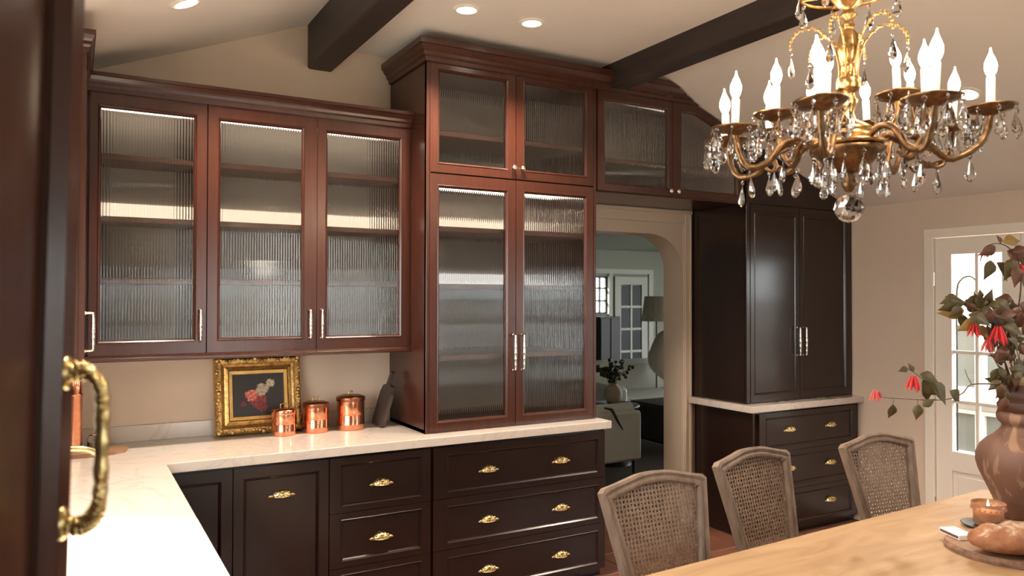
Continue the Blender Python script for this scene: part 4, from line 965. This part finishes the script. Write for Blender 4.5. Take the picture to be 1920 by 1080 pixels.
for i in range(rings + 1):
    t_ = -1 + 2 * i / rings; w = (1 - abs(t_) ** 2.2) ** .50 if abs(t_) < 1 else .0
    w = max(w, .03)
    for k in range(seg):
        a = 2 * PI * k / seg; y = .086 * w * math.cos(a); z = .057 * w * math.sin(a)
        z = z * (1.0 if z > 0 else .75) + .004 * math.sin(9 * t_ + 3 * math.cos(a)) * w * (z > 0)
        z += .0045 * math.sin(14 * t_ + 4 * math.sin(a)) * (math.sin(a) > .2) * w; y *= 1 + .03 * math.sin(11 * t_ + a * 2); vs.append((t_ * .180, y, z + .0435))
lf.add(vs, [[i * seg + k, i * seg + (k + 1) % seg, (i + 1) * seg + (k + 1) % seg, (i + 1) * seg + k] for i in range(rings) for k in range(seg)] + [list(range(seg))[::-1], list(range(rings * seg, rings * seg + seg))], True)
lc = RH * 1.695 + FH_ * 2.565
lo = solid('bread_loaf', lf.xform(Matrix.Translation((lc.x, lc.y, ZT + .0252)) @ Matrix.Rotation(BA, 4, 'Z')), M['bread'], (lc.x, lc.y, ZT + .025), 'crusty brown loaf dusted with flour on the wooden board', 'bread')
mc = RH * 1.585 + FH_ * 2.755
MM = Matrix.Translation((mc.x, mc.y, ZT + .0252)) @ Matrix.Rotation(math.radians(-119.7 + 6), 4, 'Z')
mt = thing('matchbox', 'small white matchbox with a brown striking strip beside the loaf', 'matchbox', (mc.x, mc.y, ZT + .025))
part('sleeve', MB().box(-.052, .052, -.03, .03, 0, .017, .001).xform(MM), M['paper'], mt)
part('striking_strip', MB().box(-.048, .048, -.0305, -.0295, .004, .013).xform(MM), M['strip'], mt)
cd = RH * 1.815 + FH_ * 2.945
solid('candle_dish', MB().lathe([(.001, .002), (.06, .0), (.078, .008), (.082, .012), (.078, .013), (.06, .006), (.001, .006)], 36, (cd.x - .010, cd.y + .008, ZT + .0005)), M['dish'], (cd.x, cd.y, ZT), 'dark round dish under the candle jar', 'dish')
cj = thing('candle_jar', 'amber glass candle jar with a burning flame in front of the vase', 'candle', (cd.x, cd.y, ZT + .007))
part('glass', MB().lathe([(.001, .002), (.046, .002), (.052, .010), (.053, .055), (.058, .064), (.059, .088), (.0565, .088), (.055, .066), (.050, .056), (.048, .012), (.001, .010)], 40, (cd.x, cd.y, ZT + .006)), M['amber'], cj)
part('wax', MB().lathe([(.001, .011), (.046, .011), (.049, .050), (.049, .058), (.001, .056)], 32, (cd.x, cd.y, ZT + .006)), M['wax'], cj)
fl_ = part('flame', MB().lathe([(.0006, .060), (.0045, .068), (.005, .074), (.003, .086), (.0006, .098)], 12, (cd.x - .004, cd.y, ZT + .006)), M['flame'], cj)
bd = MB()
for k in range(20):
    a = 2 * PI * k / 20; bd.ball((cd.x + .0585 * math.cos(a), cd.y + .0585 * math.sin(a), ZT + .071), .004, 6, 4)
part('beaded_rim', bd, M['amber'], cj)

# ------------------------------------------------------------------ living room beyond the arch
LY, LZ = 10.8, 2.46
lrw = MB(); ox0, ox1 = 8.72, 8.98
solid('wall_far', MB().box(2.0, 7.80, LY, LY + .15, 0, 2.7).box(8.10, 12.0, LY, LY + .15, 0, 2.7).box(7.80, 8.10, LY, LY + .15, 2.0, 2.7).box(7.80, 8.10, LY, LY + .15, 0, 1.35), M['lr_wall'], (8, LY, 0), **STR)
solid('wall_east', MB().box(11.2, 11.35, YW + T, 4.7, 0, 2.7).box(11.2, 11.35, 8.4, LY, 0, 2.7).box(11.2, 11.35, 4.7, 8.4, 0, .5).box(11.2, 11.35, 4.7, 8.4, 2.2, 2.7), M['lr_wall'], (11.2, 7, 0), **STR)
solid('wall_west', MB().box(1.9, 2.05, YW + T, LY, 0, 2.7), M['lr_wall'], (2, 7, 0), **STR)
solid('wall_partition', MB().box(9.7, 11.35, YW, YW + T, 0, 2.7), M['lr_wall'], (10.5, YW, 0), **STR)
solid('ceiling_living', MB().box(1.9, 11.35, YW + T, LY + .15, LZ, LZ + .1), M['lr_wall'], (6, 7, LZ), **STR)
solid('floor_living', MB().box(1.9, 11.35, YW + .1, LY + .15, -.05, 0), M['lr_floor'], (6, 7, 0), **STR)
w3 = thing('window_3', None, None, (7.95, LY, 1.35), kind='structure')
mb = MB()
for x in (7.80, 7.935, 8.07): mb.box(x, x + .03, LY + .04, LY + .08, 1.35, 2.0)
for z in (1.35, 1.56, 1.78, 1.97): mb.box(7.80, 8.10, LY + .045, LY + .075, z, z + .03)
part('window_frame', mb, M['black'], w3); part('pane', MB().box(7.80, 8.10, LY + .058, LY + .062, 1.35, 2.0), M['pane'], w3)
# white glazed door standing against the far wall
d2 = thing('door_2', None, None, (8.55, LY, 0), kind='structure')
x0, x1, yy = 8.20, 8.92, LY - .06
mb = MB().box(x0, x0 + .13, yy, yy + .04, .02, 2.0).box(x1 - .13, x1, yy, yy + .04, .02, 2.0).box(x0 + .13, x1 - .13, yy, yy + .04, 1.86, 2.0).box(x0 + .13, x1 - .13, yy, yy + .04, .02, .30)
part('door_leaf', mb, M['lr_white'], d2)
mb = MB().box((x0 + x1) / 2 - .02, (x0 + x1) / 2 + .02, yy + .005, yy + .035, .30, 1.86)
for k in range(1, 4): mb.box(x0 + .13, x1 - .13, yy + .006, yy + .034, .30 + .39 * k - .02, .30 + .39 * k + .02)
part('muntins', mb, M['lr_white'], d2)
for k in range(4):
    for (p, q_) in ((x0 + .13, (x0 + x1) / 2 - .02), ((x0 + x1) / 2 + .02, x1 - .13)):
        part('pane', MB().box(p, q_, yy + .018, yy + .024, .32 + .39 * k, .67 + .39 * k), M['dkglass'], d2)
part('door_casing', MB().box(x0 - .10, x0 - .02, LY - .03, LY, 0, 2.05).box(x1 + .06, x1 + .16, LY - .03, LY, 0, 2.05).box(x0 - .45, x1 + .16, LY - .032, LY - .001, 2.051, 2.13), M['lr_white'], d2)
dc = thing('dark_opening_box', 'black box standing in for the dark opening under the small far living room window', 'cabinet', (7.92, LY - .15, 0))  # made-up black box in place of a dark opening below the window
part('body', MB().box(7.70, 8.13, LY - .30, LY - .002, .06, 1.31, .006), M['black'], dc)
for k in range(2): part('door', MB().box(7.71 + .21 * k, 7.90 + .21 * k, LY - .315, LY - .301, .10, 1.28, .004), M['black'], dc)
# far white sofa with cushion
def rbox(mb, x0, x1, y0, y1, z0, z1, c=.04): return mb.box(x0, x1, y0, y1, z0, z1, c)
p0 = at(1120, 700, 10.2); p1 = at(1262, 700, 10.2)
sx0, sx1, sy = 5.55, 7.55, 7.75
sf = thing('sofa', 'white sofa with a high back under the far glazed door', 'sofa', ((sx0 + sx1) / 2, sy, 0))
part('back', rbox(MB(), sx0, sx1, sy, sy + .22, .12, .84, .05), M['sofa_w'], sf); part('seat_base', rbox(MB(), sx0, sx1, sy - .75, sy, .12, .34, .03), M['sofa_w'], sf)
part('arm', rbox(MB(), sx0 - .18, sx0, sy - .75, sy + .22, .12, .62, .05), M['sofa_w'], sf); part('arm', rbox(MB(), sx1, sx1 + .18, sy - .75, sy + .22, .12, .62, .05), M['sofa_w'], sf)
for k in range(2): part('seat_cushion', rbox(MB(), sx0 + .01 + k * 1.0, sx0 + .99 + k * 1.0, sy - .74, sy - .01, .34, .48, .05), M['sofa_w'], sf)
pm = MB().ball((0, 0, 0), 1, 24, 14)
pm.v = [(math.copysign(abs(x) ** .62, x) * .31, y * .12, math.copysign(abs(z) ** .62, z) * .31) for x, y, z in pm.v]
cx_ = 6.60; solid('cushion', pm.xform(Matrix.Translation((cx_, sy - .25, .87)) @ Matrix.Rotation(-.22, 4, 'X') @ Matrix.Rotation(.62, 4, 'Y')), M['pillow'], (cx_, sy - .17, .48), 'large grey linen cushion leaning on the white sofa', 'cushion')
# near sofa seen end-on, side table with vase
e0 = at(1133, 870, 6.9)
ns = thing('armchair', 'pale green-grey armchair end seen through the arch', 'armchair', (4.6, 5.9, 0))
ax, ay = 4.42, 5.62
part('side', rbox(MB(), ax - .55, ax + .18, ay, ay + .16, .13, .585, .02), M['sofa'], ns)
part('seat_base', rbox(MB(), ax - .55, ax + .15, ay + .16, ay + .80, .13, .36, .02), M['sofa'], ns)
part('back', rbox(MB(), ax - .62, ax - .42, ay, ay + .96, .13, .74, .04), M['sofa'], ns); part('side', rbox(MB(), ax - .55, ax + .18, ay + .80, ay + .96, .13, .585, .02), M['sofa'], ns)
for (x, y) in ((ax + .13, ay + .06), (ax - .5, ay + .06), (ax + .13, ay + .9), (ax - .5, ay + .9)): part('leg', MB().lathe([(.012, 0), (.018, .14)], 10, (x, y, 0)), M['black'], ns)
part('arm_roll', MB().tube([(ax - .42, ay + .07, .605), (ax + .10, ay + .07, .605)], .055, 14), M['sofa_w'], ns)
tv = at(1150, 757, 7.6)
tbx, tby, tbz = tv.x, tv.y, tv.z
st = thing('side_table', 'dark round side table behind the armchair, carrying a small vase', 'table', (tbx, tby, 0))
part('top', MB().lathe([(.001, tbz - .03), (.25, tbz - .03), (.26, tbz - .015), (.25, tbz), (.001, tbz)], 28, (tbx, tby, 0)), M['black'], st)
part('pedestal', MB().lathe([(.18, 0), (.17, .03), (.03, .06), (.03, tbz - .03)], 16, (tbx, tby, 0)), M['black'], st)
pv = thing('pot', 'small stoneware vase with dark sprigs on the side table', 'vase', (tbx, tby, tbz))
part('body', MB().lathe([(.001, 0), (.055, 0), (.085, .06), (.09, .11), (.07, .16), (.04, .19), (.045, .205), (.036, .205), (.03, .18), (.001, .17)], 24, (tbx, tby, tbz)), M['pot'], pv)
fo = MB(); rnd = random.Random(3)
for k in range(14):
    a = k * .7; e = Vector((tbx + rnd.uniform(-.22, .22), tby + rnd.uniform(-.15, .15), tbz + rnd.uniform(.30, .44))); s0 = Vector((tbx, tby, tbz + .19))
    m1 = s0.lerp(e, .5) + Vector((0, 0, .04)); fo.tube([s0, m1, e], .004, 5)
    for j in range(9):
        b_ = s0.lerp(e, .35 + .08 * j) + Vector((rnd.uniform(-.03, .03), rnd.uniform(-.03, .03), rnd.uniform(-.02, .03)))
        fo.ball(b_, .022, 6, 4, (1.1, .5, .45 + .5 * rnd.random()))
part('sprigs', fo, M['foliage'], pv, kind='stuff')
sm_ = MB(); q0 = at(1147, 768, 6.99); q1 = at(1158, 788, 6.93); q2 = at(1168, 806, 6.93)
sm_.tube([q0 + Vector((-.08, 0, .02)), q0, q1, q2], [.008, .014, .014, .006], 8)
solid('leather_strap', sm_, M['black'], tuple(q0), 'dark strap hanging over the end of the pale armchair', 'strap')
fp = at(1231, 690, 9.9)
lp = thing('floor_lamp', 'floor lamp with a pleated shade at the back of the living room', 'lamp', (fp.x, fp.y, 0))
part('base', MB().lathe([(.14, 0), (.14, .02), (.02, .035)], 20, (fp.x, fp.y, 0)), M['black'], lp); part('pole', MB().lathe([(.010, .03), (.010, 1.40)], 10, (fp.x, fp.y, 0)), M['black'], lp)
part('shade', MB().lathe([(.19, 1.33), (.15, 1.65), (.147, 1.65), (.187, 1.33)], 36, (fp.x, fp.y, 0), flute=18, fl_amt=.015), M['shade'], lp)
ot = at(1262, 830, 8.4)
ow = thing('ottoman', 'dark low ottoman on the living room floor', 'ottoman', (ot.x, ot.y, 0))
part('cushion', rbox(MB(), ot.x - .35, ot.x + .45, ot.y - .30, ot.y + .35, .10, .50, .03), M['black'], ow)
for sx in (-.3, .4):
    for sy_ in (-.25, .3): part('foot', MB().lathe([(.02, 0), (.025, .10)], 10, (ot.x + sx, ot.y + sy_, 0)), M['black'], ow)

# ------------------------------------------------------------------ outside the glazed door
solid('ground', MB().box(-14, 22, -16, 22, -.12, -.06), M['patio_grey'], (4, 3, -.06), **STR)
solid('wall_patio', MB().box(6.6, 6.75, -3.5, 4.2, -.06, 1.60).box(6.52, 6.6, -3.5, 4.2, .74, .80), M['patio'], (6.6, 0, 0), **STR)
PWS = ((3.68, 3.84, .88, 1.40), (3.45, 3.59, .92, 1.40), (3.68, 3.85, .34, .66), (3.45, 3.60, .34, .66))
for i, (y0, y1, z0, z1) in enumerate(PWS):
    pw = thing('window_%d' % (4 + i), None, None, (6.55, y0, z0), kind='structure')
    part('pane', MB().box(6.58, 6.599, y0, y1, z0, z1), M['patio_grey'], pw)
    part('window_frame', MB().box(6.55, 6.598, y0 - .03, y0, z0 - .03, z1 + .03).box(6.55, 6.598, y1, y1 + .03, z0 - .03, z1 + .03).box(6.55, 6.598, y0, y1, z1, z1 + .03).box(6.55, 6.598, y0, y1, z0 - .03, z0), M['patio'], pw)
gl_ = at(1806, 560, 5.9)
gn = thing('garden_lantern', 'small dark lantern on a thin hooked stand outside the glazed door', 'lantern', (gl_.x, gl_.y, -.06))
zz = gl_.z
part('stand', MB().tube(spline([(gl_.x, gl_.y + .05, -.06), (gl_.x, gl_.y + .05, 1.2), (gl_.x, gl_.y + .05, zz + .03), (gl_.x, gl_.y + .02, zz + .14), (gl_.x, gl_.y - .05, zz + .17), (gl_.x, gl_.y - .10, zz + .13), (gl_.x, gl_.y - .11, zz + .08)], 5), .006, 8), M['black'], gn)
part('lantern_body', MB().lathe([(.001, .08), (.01, .075), (.028, .05), (.03, .0), (.026, -.01), (.001, -.012)], 8, (gl_.x, gl_.y - .11, zz)), M['black'], gn)
